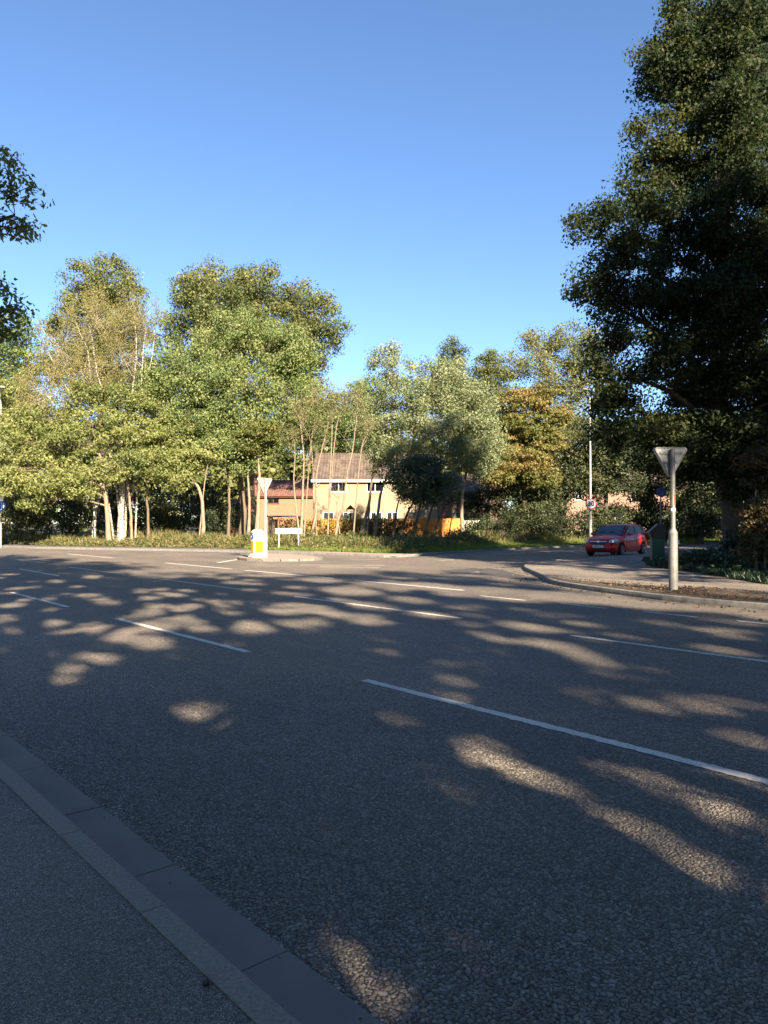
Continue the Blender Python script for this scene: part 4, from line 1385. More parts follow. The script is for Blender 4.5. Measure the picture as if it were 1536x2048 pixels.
def street_tree(i, x, y, H, r, dens=.75):
    rng = np.random.default_rng(200 + i)
    b = np.array((x, y, .05))
    lobes = []
    for k in range(32):
        a = rng.uniform(0, 2 * math.pi)
        h = rng.uniform(.24, .92)
        rr = r * (1.0 if h < .65 else 1 - (h - .65) * 1.7) * rng.uniform(.25, .85)
        q = rng.uniform(1.5, 2.5)
        lobes.append((b + np.array((math.cos(a) * rr, math.sin(a) * rr, h * H)), (q, q, q * .75)))
    if i == 1:      # low bough added, out of view, to block sun from the near road
        lobes += [(np.array((4.4, -7.6, 5.7)), (1.9, 1.7, 1.2)), (np.array((3.6, -6.0, 4.9)), (1.5, 1.5, 1.0)), (np.array((5.6, -8.6, 6.6)), (1.8, 1.6, 1.2))]
    return build_tree('street_tree', STREET, b, [([b, b + np.array((.1, .1, H * .3)), b + np.array((0, .2, H * .6)), b + np.array((.2, 0, H * .85))], .38, .08)],
                      lobes, M['l_oak'], M['bark'], leaf=.27, per=44, crad=.75, dens=dens, seed=200 + i, group='trees shading the road', limb_r=.3, twigs=.25, prune=sun_gap)


for i, (x, y, H, r) in enumerate([(-2.6, -2.8, 24, 6.2), (3.8, -9.8, 25, 6.6), (10.6, -16.8, 25, 6.6), (17.4, -22.5, 29, 8.3), (23.5, -31.5, 31, 7.5), (-13.5, 4.6, 20.5, 5.4),
                                  (17.8, 10.2, 23, 6.0), (23.5, 3.2, 24, 6.5), (29.5, -4, 21, 6), (35, -10.5, 22, 6.3), (24.8, 18.5, 22, 6.6), (31.5, 11.5, 23, 6.5), (34, 27, 20, 6),
                                  (8.5, -25, 21, 6.3), (0.5, -18, 21, 6.5)]):
    street_tree(i, x, y, H, r)

# ------------------------------------------------------------------ street furniture
def tri_plate(w, depth, r=.05, notch=0):
    """point-down triangle with rounded corners in XZ, centred on its top edge middle"""
    h = w * .866
    P = [Vector((-w / 2, 0)), Vector((w / 2, 0)), Vector((0, -h))]
    out = []
    for i in range(3):
        p, a, b = P[i], P[i - 1], P[(i + 1) % 3]
        da, db = (a - p).normalized(), (b - p).normalized()
        t = r / math.tan(math.acos(da.dot(db)) / 2)
        c = p + (da + db).normalized() * (r / math.sin(math.acos(da.dot(db)) / 2))
        p0, p1 = p + da * t, p + db * t
        for k in range(6):
            q = p0.lerp(p1, k / 5)
            out.append(c + (q - c).normalized() * r)
    return [(v.x, v.y) for v in out]


def give_way(label, px, py, Y, z0, width, yaw, top_py, base_h, base_r, pole_r, depth, mat, sticker=False):
    x = WX(px, Y)
    t = thing('give_way_sign', label, 'road sign', (x, Y, z0))
    top = WZ(top_py, Y) - z0
    mb = MB()
    mb.cyl((0, 0, -.2), (0, 0, base_h), base_r, n=20)
    mb.cyl((0, 0, base_h), (0, 0, base_h + .09), base_r, pole_r, n=20, caps=False)
    mb.build('pole_base', mat, t, smooth=True)
    MB().cyl((0, 0, base_h + .05), (0, 0, top - .06), pole_r, n=16).build('pole', mat, t, smooth=True)
    MB().cyl((0, 0, top - .06), (0, 0, top - .045), pole_r * 1.1, n=16).build('pole_cap', mat, t, smooth=True)
    rot = Matrix.Translation((0, 0, top)) @ Matrix.Rotation(yaw, 4, 'Z')
    pts = tri_plate(width, depth)
    # local -Y is the back of the sign, turned to the camera
    mb = MB()
    mb.prism(pts, depth, rot @ Matrix.Translation((0, pole_r + .03, 0)))
    plate = mb.build('sign_plate', M['sign_back'], t)
    k = width
    # rim returning round the back
    rim = MB()
    inner = [(x_ * .92, (z_ + k * .289) * .92 - k * .289) for x_, z_ in pts]
    n = len(pts)
    bm = rim.bm
    for (ra, rb) in ((pts, inner),):
        y0, y1 = pole_r + .012, pole_r + .0295
        a = [bm.verts.new((p[0], y0, p[1])) for p in ra]
        b = [bm.verts.new((p[0], y0, p[1])) for p in rb]
        a2 = [bm.verts.new((p[0], y1, p[1])) for p in ra]
        b2 = [bm.verts.new((p[0], y1, p[1])) for p in rb]
        for i in range(n):
            j = (i + 1) % n
            bm.faces.new((a[i], b[i], b[j], a[j]))
            bm.faces.new((a[i], a[j], a2[j], a2[i]))
            bm.faces.new((b[j], b[i], b2[i], b2[j]))
    bmesh.ops.transform(bm, matrix=rot, verts=bm.verts)
    rim.build('rim', mat, plate)
    for zz in (-.16 * k, -.42 * k):
        wid = (k * (1 + zz / (k * .866))) * .78
        MB().box((0, pole_r + .018, zz), (wid, .022, .045)).build('stiffener', mat, plate)
        bpy.context.view_layer.update()
        plate.children[-1].data.transform(rot)
        MB().cyl((0, 0, top + zz - .02), (0, 0, top + zz + .02), pole_r + .012, n=16).build('clip', mat, t, smooth=True)
    # front: white with a red border
    face = [(x_ * .985, (z_ + k * .289) * .985 - k * .289) for x_, z_ in pts]
    MB().prism(face, .004, rot @ Matrix.Translation((0, pole_r + .03 + depth, 0))).build('red_face', M['sign_red'], plate)
    face = [(x_ * .68, (z_ + k * .289) * .68 - k * .289) for x_, z_ in pts]
    MB().prism(face, .003, rot @ Matrix.Translation((0, pole_r + .034 + depth, 0))).build('white_face', M['sign_white'], plate)
    if sticker:
        V_, F_ = [], []
        for k_ in range(9):
            a_ = RAD(-80 + k_ * 12)
            V_ += [(math.cos(a_) * (pole_r + .003), math.sin(a_) * (pole_r + .003), 1.88), (math.cos(a_) * (pole_r + .003), math.sin(a_) * (pole_r + .003), 2.12)]
        link('sticker', V_, [(2 * i_, 2 * i_ + 2, 2 * i_ + 3, 2 * i_ + 1) for i_ in range(8)], M['rust'], t)
        MB().cyl((0, 0, 1.74), (0, 0, 1.80), pole_r + .003, n=16).build('white_band', M['sign_white'], t, smooth=True)
    return t


p = G(1346, 1182, .12)
give_way('give way sign seen from behind on grey pole in the litter strewn corner', 1346, 1182, p[1], .12, .80, RAD(6), 894, 1.27, .095, .05, .10, M['galv'], True)
p = G(531.5, 1113.5, .11)
give_way('pale give way sign turned almost edge on, on the island behind the bollard', 531, 1113, p[1], .11, .86, RAD(44), 956, 1.05, .085, .048, .035, M['galv_light'])

# kerbed refuge island
isl = [G(a, b, 0)[:2] for a, b in [(478, 1118.5), (492, 1114.5), (520, 1112), (560, 1111.5), (605, 1113.2), (636, 1117), (642, 1119.3), (625, 1121.6), (570, 1123.2), (515, 1122.6), (488, 1121)]]
isl = smooth_poly(np.array(isl + [isl[0]]), 1)[:-1]
structure(sheet('traffic_island', [(a, b, .085) for a, b in isl], M['tactile']))
ipar = bpy.data.objects['traffic_island']
kerb_run(ipar, np.array(list(isl) + [isl[0]]), .75, .125, .105, M['kerb'], +1)

# illuminated keep-left bollard
bp_ = G(515, 1114.5, .105)
tb = thing('traffic_bollard', 'white and yellow keep left bollard on the small kerbed island', 'bollard', (bp_[0], bp_[1], .1), RAD(33))
def bollard_outline(w, h, zb, r):
    pts = [(-w / 2, zb), (w / 2, zb), (w / 2, h - r)]
    for k in range(1, 8):
        a = math.pi / 2 * k / 8
        pts.append((w / 2 - r + r * math.cos(a), h - r + r * math.sin(a)))
    pts.append((w / 2 - r, h))
    pts += [(-x, z) for x, z in pts[2:][::-1]]
    return pts
mb = MB().prism(bollard_outline(.50, 1.22, .16, .2), .36, Matrix.Translation((0, -.18, 0)))
bmesh.ops.bevel(mb.bm, geom=[e for e in mb.bm.edges if e.calc_face_angle(0) > .6], offset=.03, segments=2, affect='EDGES')
mb.build('body', M['white'], tb, smooth=True)
mb = MB()
mb.box((0, 0, .03), (.66, .52, .07), bevel=.015)
mb.box((0, 0, .115), (.57, .43, .10), bevel=.03)
mb.build('base', M['white'], tb)
for (c, s, rz_) in (((0, -.183, .46), (.36, .012, .5), 0),):
    mb = MB()
    mb.box(c, s, bevel=.004)
    mb.build('yellow_panel', M['yellow'], tb)
for sx in (-1, 1):
    MB().box((sx * .252, 0, .46), (.012, .26, .5), bevel=.004).build('yellow_panel', M['yellow'], tb)
# blue disc with white down-left arrow on the narrow left face
def disc(r, y, n=28):
    return [(r * math.cos(2 * math.pi * k / n), r * math.sin(2 * math.pi * k / n)) for k in range(n)]
ROTL = Matrix.Translation((-.253, 0, .95)) @ Matrix.Rotation(RAD(-90), 4, 'Z')
dsc = MB().prism(disc(.145, 0), .008, ROTL @ Matrix.Translation((0, -.01, 0))).build('blue_disc', M['sign_blue'], tb)
arrow = [(-.085, -.085), (-.02, -.085), (-.043, -.062), (.085, .066), (.066, .085), (-.062, -.043), (-.085, -.02)]
MB().prism(arrow, .006, ROTL @ Matrix.Translation((0, -.0165, 0))).build('arrow', M['sign_white'], dsc)

# street nameplate
np_ = R(577, 1091, 42.0)
tn = thing('street_nameplate', 'low white street nameplate on two posts at the grass edge', 'sign', (np_[0], 42.0, float(zL(np_[0], 42.0)) - .02), RAD(2))
zt = WZ(1057, 42.0) - tn.location.z
MB().box((0, 0, zt - .15), (1.48, .025, .29), bevel=.006).build('plate', M['sign_white'], tn)
MB().box((0, .018, zt - .15), (1.50, .012, .31)).build('backing_board', M['galv_light'], tn)
for s in (-1, 1):
    MB().cyl((s * .55, .055, -.3), (s * .55, .055, zt - .06), .03, n=10).build('post', M['white'], tn, smooth=True)

# lamp columns
def lamp_column(name, label, px, Y, z0, H, r0=.105, r1=.05, arm=1.2, adir=(0, -1)):
    x = WX(px, Y)
    t = thing(name, label, 'lamp post', (x, Y, z0))
    mb = MB()
    mb.cyl((0, 0, -.3), (0, 0, 1.6), r0, n=18)
    mb.cyl((0, 0, 1.6), (0, 0, 1.75), r0, r0 * .72, n=18, caps=False)
    mb.cyl((0, 0, 1.75), (0, 0, H), r0 * .72, r1, n=18)
    mb.build('column', M['galv_light'], t, smooth=True)
    MB().box((0, -r0, .7), (.1, .012, .5), bevel=.003).build('access_door', M['galv'], t)
    a = Vector((adir[0], adir[1], .12)).normalized()
    MB().cyl((0, 0, H - .05), tuple(Vector((0, 0, H)) + a * arm), r1 * .8, n=10).build('bracket_arm', M['galv_light'], t, smooth=True)
    c = Vector((0, 0, H)) + a * (arm + .25)
    MB().box(tuple(c), (.3, .62, .14), rz=math.atan2(adir[1], adir[0]) - math.pi / 2, bevel=.05).build('lantern', M['galv'], t, smooth=True)
    return t


zc = .25
lamp_column('lamp_post', 'tall grey lamp column rising behind the red car into the oak foliage', 1181, 51.5, 0.12, WZ(792, 51.5), arm=.9, adir=(-.5, -.86))
lamp_column('lamp_post', 'pale lamp column at the left picture edge by the far kerb', 0, 48.9, .1, 10.0, arm=1.0, adir=(.5, -.85))

# speed limit roundel, fixed to the right column
def roundel(name, label, px, py, Y, r, ring, face, yaw=0.0, dy=-.16):
    q = R(px, py, Y)
    t = thing(name, label, 'road sign', (q[0], Y + dy, q[2]), yaw)
    MB().prism(disc(r, 0, 36), .02).build('plate', M['sign_back'], t)
    MB().prism(disc(r * .985, 0, 36), .004, Matrix.Translation((0, -.0045, 0))).build('ring', ring, t)
    if face:
        MB().prism(disc(r * .80, 0, 36), .003, Matrix.Translation((0, -.008, 0))).build('face', face, t)
    MB().box((0, .05, 0), (.05, .07, .3)).build('clip', M['galv'], t)
    return t


def text_mesh(s, size, mat, name, parent, loc, rot, align='CENTER', bold=0.0):
    cu = bpy.data.curves.new(name, 'FONT')
    cu.body = s
    cu.size = size
    cu.align_x = align
    cu.align_y = 'CENTER'
    cu.extrude = .001
    cu.offset = bold
    o = bpy.data.objects.new(name, cu)
    COL.objects.link(o)
    bpy.context.view_layer.update()
    dg = bpy.context.evaluated_depsgraph_get()
    me = bpy.data.meshes.new_from_object(o.evaluated_get(dg))
    bpy.data.objects.remove(o)
    me.materials.clear()
    me.materials.append(mat)
    m = bpy.data.objects.new(name, me)
    COL.objects.link(m)
    m.parent = parent
    m.location = loc
    m.rotation_euler = rot
    return m


ts = roundel('speed_limit_sign', 'red ringed 30 speed limit sign on the column behind the car', 1181, 1008, 51.3, .375, M['sign_red'], M['sign_white'], 0, -.12)
text_mesh('30', .47, M['black'], 'numerals', ts, (0, -.0105, 0), (RAD(90), 0, 0), bold=.012)
ts = roundel('cycle_route_sign', 'round blue path sign clamped to the pale lamp column at the left edge', 5, 1012, 48.6, .30, M['sign_blue'], None, 0, -.13)
MB().box((-.002, -.007, 0), (.02, .004, .5)).build('divider', M['sign_white'], ts)
mb = MB()
mb.prism(disc(.045, 0, 12), .004, Matrix.Translation((.13, -.0085, .12)))
mb.prism([(.08, .06), (.18, .06), (.17, -.16), (.09, -.16)], .004, Matrix.Translation((0, -.0085, 0)))
mb.build('walker_symbol', M['sign_white'], ts)
tq = thing('information_plate', 'small white plate above the round blue sign at the left edge', 'sign', (WX(5, 48.6), 48.47, WZ(996, 48.6)))
MB().box((0, 0, 0), (.2, .015, .42), bevel=.004).build('plate', M['sign_white'], tq)
MB().box((-.05, .04, 0), (.05, .07, .2)).build('clip', M['galv'], tq)

# blue sign on thin post behind the bin
YB = 30.0
tz = thing('path_sign', 'round dark blue path sign on a thin grey post behind the litter bin', 'road sign', (WX(1321.5, YB), YB, .12))
hz_ = WZ(984.5, YB) - .12
MB().cyl((0, 0, -.2), (0, 0, hz_ + .12), .03, n=12).build('post', M['galv'], tz, smooth=True)
pl_ = MB().prism(disc(.195, 0, 32), .012, Matrix.Translation((.02, -.055, hz_))).build('plate', M['sign_blue'], tz)
mb = MB()
mb.prism(disc(.022, 0, 10), .003, Matrix.Translation((.035, -.0585, hz_ + .085)))
mb.prism([(.0, -.13), (.055, -.13), (.06, .03), (.03, .055), (.005, .02)], .003, Matrix.Translation((.015, -.0585, hz_)))
mb.prism([(-.09, .05), (-.03, .075), (-.03, .06), (-.085, .03)], .003, Matrix.Translation((0, -.0585, hz_)))
mb.build('symbol', M['galv'], pl_)

# litter bin
YB = 27.3
tl_ = thing('litter_bin', 'dark green litter bin with sloping black hood by the footway', 'bin', (WX(1315, YB), YB, .12), RAD(-11))
H = WZ(1048, YB) - .12
MB().box((0, 0, .46), (.42, .46, .92), bevel=.012).build('body', M['bin_green'], tl_)
MB().box((-.225, 0, .52), (.024, .47, 1.04), bevel=.004).build('side_panel', M['bin_grey'], tl_)
hood = [(-.23, .925), (.25, .925), (.25, H - .02), (.0, H), (-.30, H - .28)]
MB().prism(hood, .48, Matrix.Translation((0, -.24, 0))).build('hood', M['black'], tl_)
MB().prism([(-.312, H - .29), (-.004, H + .004), (.02, H + .004), (.02, H + .016), (-.01, H + .016), (-.33, H - .285), (-.255, .93), (-.232, .93)], .5, Matrix.Translation((0, -.25, 0))).build('hood_plate', M['bin_grey'], tl_)
MB().box((.0, -.243, 1.1), (.26, .01, .12)).build('opening', M['black'], tl_)
MB().box((0, 0, -.02), (.34, .38, .06)).build('plinth', M['black'], tl_)

# post with white reflective band behind the give way pole
YB = 26.4
tp_ = thing('verge_marker', 'short dark marker post with white band behind the give way pole', 'post', (WX(1346.5, YB), YB, .12), RAD(-14))
H = WZ(1079, YB) - .12
MB().box((0, 0, H / 2 - .1), (.34, .16, H - .1), bevel=.02).build('post', M['black'], tp_)
MB().box((0, -.005, H - .09), (.37, .19, .16), bevel=.012).build('white_band', M['sign_white'], tp_)

# ------------------------------------------------------------------ red hatchback
def car_mats():
    m, nt, b, out = mat_new('red_car_paint')
    v = pos(nt, obj=True)
    n = noise(nt, v, 4, 3)
    r = ramp(nt, [(.3, (.44, .0035, .006)), (.7, (.52, .004, .007))], n.outputs[0])
    nt.links.new(r.outputs[0], b.inputs['Base Color'])
    b.inputs['Roughness'].default_value = .3
    b.inputs['Coat Weight'].default_value = 0.3
    b.inputs['Specular IOR Level'].default_value = .25
    b.inputs['Coat Roughness'].default_value = .04
    M['car_red'] = m
    M['car_glass'] = glass_mat('car_glass', (.008, .009, .010), .16)
    M['car_glass'].node_tree.nodes['Principled BSDF'].inputs['Specular IOR Level'].default_value = .1
    M['windscreen_glass'] = glass_mat('windscreen_glass', (.05, .065, .085), .05)
    M['chrome'] = plain('chrome', (.75, .75, .76), (.6, .6, .62), 4, .15, metallic=1.0)
    M['lamp_glass'] = plain('headlamp', (.62, .64, .66), (.35, .37, .40), 18, .12, spec=.8)
    M['tail_red'] = plain('tail_lamp', (.5, .012, .012), (.4, .01, .01), 12, .15, spec=.7)
    M['tyre'] = plain('tyre_rubber', (.018, .018, .018), (.012, .012, .012), 9, .85)
    M['alloy'] = plain('alloy_wheel', (.24, .24, .24), (.16, .16, .16), 6, .4, metallic=.5)
    M['plate'] = plain('number_plate', (.72, .72, .70), (.62, .62, .60), 6, .4)
    M['amber'] = plain('amber_lens', (.6, .2, .02), (.5, .16, .02), 6, .3)


car_mats()
cx_, cy_ = 11.55, 37.3
car = thing('hatchback_car', 'small bright red hatchback coming out of the side road', 'car', (cx_, cy_, 0.0), math.atan2(-.755, -.655))
car.scale = (1.04, 1.03, 1.03)
AX = (1.21, -1.25)
WR = .295


def car_body():
    xs_ = sorted(set(list(np.round(np.linspace(-1.98, 1.98, 61), 3))))
    key = [-1.98, -1.93, -1.75, -1.2, 0, .9, 1.3, 1.65, 1.86, 1.95, 1.98]
    hw = np.interp(xs_, key, [.66, .73, .79, .82, .825, .82, .81, .77, .69, .60, .54])
    zt = np.interp(xs_, key, [.86, .98, 1.02, 1.02, .99, .97, .90, .82, .74, .64, .56])
    zb0 = np.interp(xs_, key, [.42, .30, .26, .22, .20, .20, .20, .21, .23, .27, .32])
    rings = []
    for x, w, t_, zb in zip(xs_, hw, zt, zb0):
        arch = zb
        for a in AX:
            dx = abs(x - a)
            if dx < .355:
                arch = max(arch, WR + math.sqrt(.355 ** 2 - dx ** 2) * 1.0)
        arch = min(arch, t_ - .14)
        hood = x > .9
        mid = arch + (t_ - arch) * .5
        sh = t_ - .09
        P = [(0, arch), (w * .55, arch), (w * .95, arch), (w * 1.0, arch + .03), (w * 1.005, mid), (w * .985, sh), (w * (.93 if not hood else .90), t_ - .025), (w * (.80 if not hood else .72), t_ + (.0 if not hood else .025)),
             (w * .4, t_ + (.0 if not hood else .045)), (0, t_ + (.0 if not hood else .05))]
        rings.append([(x, y, z) for y, z in P] + [(x, -y, z) for y, z in P[-2:0:-1]])
    n = len(rings[0])
    V = [p for r in rings for p in r]
    Fc = []
    for i in range(len(rings) - 1):
        for j in range(n):
            Fc.append((i * n + j, i * n + (j + 1) % n, (i + 1) * n + (j + 1) % n, (i + 1) * n + j))
    Fc.append(tuple(range(n))[::-1])
    Fc.append(tuple((len(rings) - 1) * n + j for j in range(n)))
    o = link('body', V, Fc, M['car_red'], car, smooth=True)
    try:
        o.data.set_sharp_from_angle(angle=RAD(40))
    except Exception:
        pass
    return o


body = car_body()
# greenhouse: rings from belt to roof at stations along x
st = [(-1.93, .66, .98, .99), (-1.72, .69, 1.0, 1.36), (-1.55, .70, 1.0, 1.455), (-1.0, .72, 1.0, 1.495), (-.3, .735, .98, 1.50), (.12, .735, .97, 1.475), (.32, .735, .97, 1.40), (.95, .71, .94, .985)]
V, Fc = [], []
for x, w, zb, zt_ in st:
    k = (zt_ - zb) / .5
    wt = w - .11 * min(1, k)
    half = [(w + .04, zb - .03), (w, zb + .02 * k), (wt + .02, zt_ - .07 * k), (wt - .05 * k, zt_ - .015 * k), (wt * .5, zt_ + .012 * k), (0, zt_ + .018 * k)]
    V += [(x, y, z) for y, z in half] + [(x, -y, z) for y, z in half[-2::-1]]
n = 11
for i in range(len(st) - 1):
    for j in range(n - 1):
        Fc.append((i * n + j, i * n + j + 1, (i + 1) * n + j + 1, (i + 1) * n + j))
o = link('roof', V, Fc, M['car_red'], car, smooth=True)
try:
    o.data.set_sharp_from_angle(angle=RAD(40))
except Exception:
    pass


def slab(name, P, nrm, th, mat, parent):
    P = [Vector(p) for p in P]
    nrm = Vector(nrm).normalized()
    bm = bmesh.new()
    a = [bm.verts.new(p + nrm * th) for p in P]
    b = [bm.verts.new(p - nrm * .03) for p in P]
    bm.faces.new(a)
    bm.faces.new(b[::-1])
    k = len(P)
    for i in range(k):
        bm.faces.new((a[i], b[i], b[(i + 1) % k], a[(i + 1) % k]))
    bmesh.ops.recalc_face_normals(bm, faces=bm.faces)
    me = bpy.data.meshes.new(name)
    bm.to_mesh(me)
    bm.free()
    me.materials.append(mat)
    o_ = bpy.data.objects.new(name, me)
    COL.objects.link(o_)
    o_.parent = parent
    return o_


# windscreen: runs from the scuttle up to the roof, slightly curved (three facets)
wn_ = (math.sin(RAD(34)), 0, math.cos(RAD(34)))
slab('windscreen_surround', [(.96, -.70, .975), (.96, .70, .975), (.30, .625, 1.425), (.30, -.625, 1.425)], wn_, .016, M['black'], car)
slab('windscreen', [(.95, -.64, .99), (.95, .64, .99), (.315, .575, 1.42), (.315, -.575, 1.42)], wn_, .022, M['windscreen_glass'], car)
for s in (-1, 1):
    nr_ = (0, s, .22)
    slab('window_surround', [(.80, s * .735, 1.0), (.22, s * .655, 1.405), (-1.2, s * .64, 1.42), (-1.52, s * .66, 1.30), (-1.62, s * .70, 1.06)], nr_, .022, M['black'], car)
    slab('door_window', [(.66, s * .735, 1.02), (.18, s * .665, 1.385), (-.36, s * .66, 1.40), (-.36, s * .735, 1.02)], nr_, .027, M['car_glass'], car)
    slab('rear_window', [(-.45, s * .735, 1.03), (-.45, s * .66, 1.40), (-1.16, s * .648, 1.395), (-1.46, s * .67, 1.28), (-1.54, s * .70, 1.08)], nr_, .027, M['car_glass'], car)
    mir = MB().box((.60, s * .91, 1.03), (.13, .20, .13), bevel=.04).build('door_mirror', M['car_red'], car, smooth=True)
    MB().box((.53, s * .91, 1.03), (.012, .16, .1)).build('mirror_glass', M['car_glass'], mir)
    # door seam lines and handle, side rubbing strip
    dm = MB()
    dm.box((-.42, s * .826, .66), (.012, .006, .62)).box((.72, s * .826, .62), (.012, .006, .58)).box((.15, s * .826, .325), (1.13, .006, .012))
    dm.build('door_seam', M['black'], car)
    MB().box((-.27, s * .832, .86), (.17, .02, .03), bevel=.006).build('door_handle', M['car_red'], car)
    # head lamps wrap round the corner
    def lamp(name, c, r, mat, parent):
        q = MB()
        bmesh.ops.create_icosphere(q.bm, subdivisions=3, radius=1.0)
        ang_ = s * RAD(136)
        bmesh.ops.transform(q.bm, matrix=Matrix.Translation(c) @ Matrix.Rotation(ang_, 4, 'Z') @ Matrix.Rotation(RAD(-9), 4, 'Y') @ Matrix.Diagonal((*r, 1)), verts=q.bm.verts)
        return q.build(name, mat, parent, smooth=True)
    hl = lamp('headlight', (1.765, s * .665, .715), (.25, .085, .098), M['lamp_glass'], car)
    lamp('indicator', (1.70, s * .745, .755), (.085, .062, .034), M['amber'], hl)
    MB().cyl((1.80, s * .62, .70), (1.885, s * .655, .705), .048, n=14).build('projector', M['chrome'], hl)
    slab('tail_light', [(-1.80, s * .79, .72), (-1.60, s * .80, 1.0), (-1.72, s * .745, 1.10), (-1.92, s * .70, 1.02), (-1.955, s * .71, .74)], (-.35, s, .1), .035, M['tail_red'], car)
    for ai, ax_ in enumerate(AX):
        w_ = MB()
        y = s * .735
        w_.cyl((ax_, y - .095, WR), (ax_, y + .095, WR), WR, n=32)
        bmesh.ops.bevel(w_.bm, geom=[e for e in w_.bm.edges if len(e.link_faces) == 2 and e.calc_face_angle(0) > 1.2], offset=.03, segments=2, affect='EDGES')
        wheel = w_.build('wheel', M['tyre'], car, smooth=True)
        rm = MB()
        rm.cyl((ax_, y + s * .090, WR), (ax_, y + s * .100, WR), .20, n=28)
        rm.build('rim', M['black'], wheel)
        sp_ = MB()
        for k in range(7):
            a = 2 * math.pi * k / 7 + .3
            sp_.box((ax_ + .1 * math.sin(a), y + s * .108, WR + .1 * math.cos(a)), (.052, .014, .2), ry=a)
        sp_.cyl((ax_, y + s * .098, WR), (ax_, y + s * .118, WR), .055, n=16)
        for k in range(28):
            a = 2 * math.pi * k / 28
            sp_.box((ax_ + .2 * math.sin(a), y + s * .104, WR + .2 * math.cos(a)), (.048, .02, .024), ry=a)
        sp_.build('spokes', M['alloy'], wheel)
slab('rear_screen', [(-1.90, -.56, 1.05), (-1.90, .56, 1.05), (-1.70, .52, 1.37), (-1.70, -.52, 1.37)], (-.87, 0, .5), .03, M['car_glass'], car)
MB().box((0, 0, .27), (3.3, 1.2, .16)).build('underbody', M['black'], car)
# face: grille, chrome bar with round badge, plate, lower intake
slab('grille', [(1.945, -.38, .665), (1.945, .38, .665), (1.965, .32, .535), (1.965, -.32, .535)], (.95, 0, .2), .03, M['black'], car)
gs = slab('grille_bar', [(1.93, -.42, .70), (1.93, .42, .70), (1.945, .40, .665), (1.945, -.40, .665)], (.95, 0, .3), .045, M['chrome'], car)
MB().cyl((1.955, 0, .685), (1.99, 0, .695), .055, n=20).build('badge', M['chrome'], gs)
pl2 = MB().box((2.0, 0, .475), (.02, .52, .115), bevel=.004).build('number_plate', M['plate'], car)
text_mesh('FE08 ATV', .098, M['black'], 'characters', pl2, (2.0125, 0, .475), (RAD(90), 0, RAD(90)), bold=.003)
MB().box((1.965, 0, .36), (.06, .78, .085), bevel=.015).build('lower_intake', M['black'], car)
for s in (-1, 1):
    MB().box((1.895, s * .58, .37), (.05, .22, .07), rz=s * -.45, bevel=.012).build('side_intake', M['black'], car)
MB().box((.99, 0, .975), (.07, 1.2, .02)).build('scuttle', M['black'], car)
for s in (.28, -.25):
    MB().box((.80, s, 1.118), (.02, .5, .014), rz=.15, ry=RAD(34)).build('wiper', M['black'], car)
for y in (-.38, .38):
    MB().box((.15, y, .98), (.5, .48, .7), bevel=.08).build('seat', M['black'], car)

# ------------------------------------------------------------------ ground cover
rngg = np.random.default_rng(77)


def blades(P, h, w, lean=.35, tint=None):
    n = len(P)
    a = rngg.uniform(0, 2 * math.pi, n)
    side = np.stack([np.cos(a), np.sin(a), np.zeros(n)], 1) * w[:, None] / 2
    tip = P + np.stack([rngg.normal(0, lean, n) * h, rngg.normal(0, lean, n) * h, h], 1)
    mid = (P + tip) / 2 + np.array((0, 0, 1)) * (h * .12)[:, None]
    V = np.stack([P - side, P + side, mid + side * .7, tip, mid - side * .7], 1).reshape(-1, 3)
    Fq = np.arange(n * 5).reshape(n, 5)
    return V, Fq, rngg.uniform(0, 1, n) if tint is None else tint


def scatter_L(n, x0, x1, o0, o1):
    x = rngg.uniform(x0, x1, n)
    o = rngg.uniform(o0, o1, n)
    y = yKL(x) + o
    return np.stack([x, y, zL(x, y) - .02], 1), o


# mown grass along the side road
P1, _ = scatter_L(26000, -8, 3.0, 2.05, 4.4)
P2, _ = scatter_L(34000, 2.2, 34, .16, 5.5)
P2 = P2[~((P2[:, 0] < 3.4) & (P2[:, 1] - yKL(P2[:, 0]) < 2.0 - (P2[:, 0] - .5) * .68))]
P = np.concatenate([P1, P2])
v, f, t_ = blades(P, rngg.uniform(.07, .2, len(P)), rngg.uniform(.02, .04, len(P)))
stuff(link('grass', v, f, M['l_grass'], tint=t_), 'mown green grass verge along the side road')
# tall dry grass and stalks behind it
P, o_ = scatter_L(26000, -46, 30, 3.0, 8.5)
keep = (P[:, 0] > -9) | (o_ > 2.2)
keep &= ~((P[:, 0] > -9) & (o_ < 4.0 + .6 * np.sin(P[:, 0] * 1.3)))
P = P[keep]
hh = rngg.uniform(.25, .75, len(P)) * (0.7 + .35 * np.sin(P[:, 0] * .8 + P[:, 1]))
v, f, t_ = blades(P, hh, rngg.uniform(.02, .045, len(P)), .3)
stuff(link('tall_grass', v, f, M['l_drygrass'], tint=t_), 'tall dry grass and stalks below the trees')
# brambles, bracken and weeds at the foot of the wood
x = rngg.uniform(-46, 2, 900)
o_ = 2.25 + rngg.gamma(1.6, 1.2, 900)
y = yKL(x) + o_
rad = rngg.uniform(.18, .42, 900)
C = np.stack([x, y, zL(x, y) + rngg.uniform(.02, .4, 900) * np.clip((o_ - 2) / 2, .15, 1)], 1)
v, f, t_ = leaf_quads(rngg, C, rad, 55, .11, ctint=rngg.uniform(.05, .95, 900), scl=(1, 1, .7))
stuff(link('bramble_undergrowth', v, f, M['l_weeds'], tint=t_), 'brambles and bracken turning brown along the wood edge')
x = rngg.uniform(-9, 34, 480)
o_ = rngg.uniform(4.8, 9.5, 480)
y = yKL(x) + o_
C = np.stack([x, y, zL(x, y) + rngg.uniform(.02, .45, 480)], 1)
v, f, t_ = leaf_quads(rngg, C, rngg.uniform(.2, .45, 480), 55, .11, ctint=rngg.uniform(.0, .6, 480), scl=(1, 1, .8))
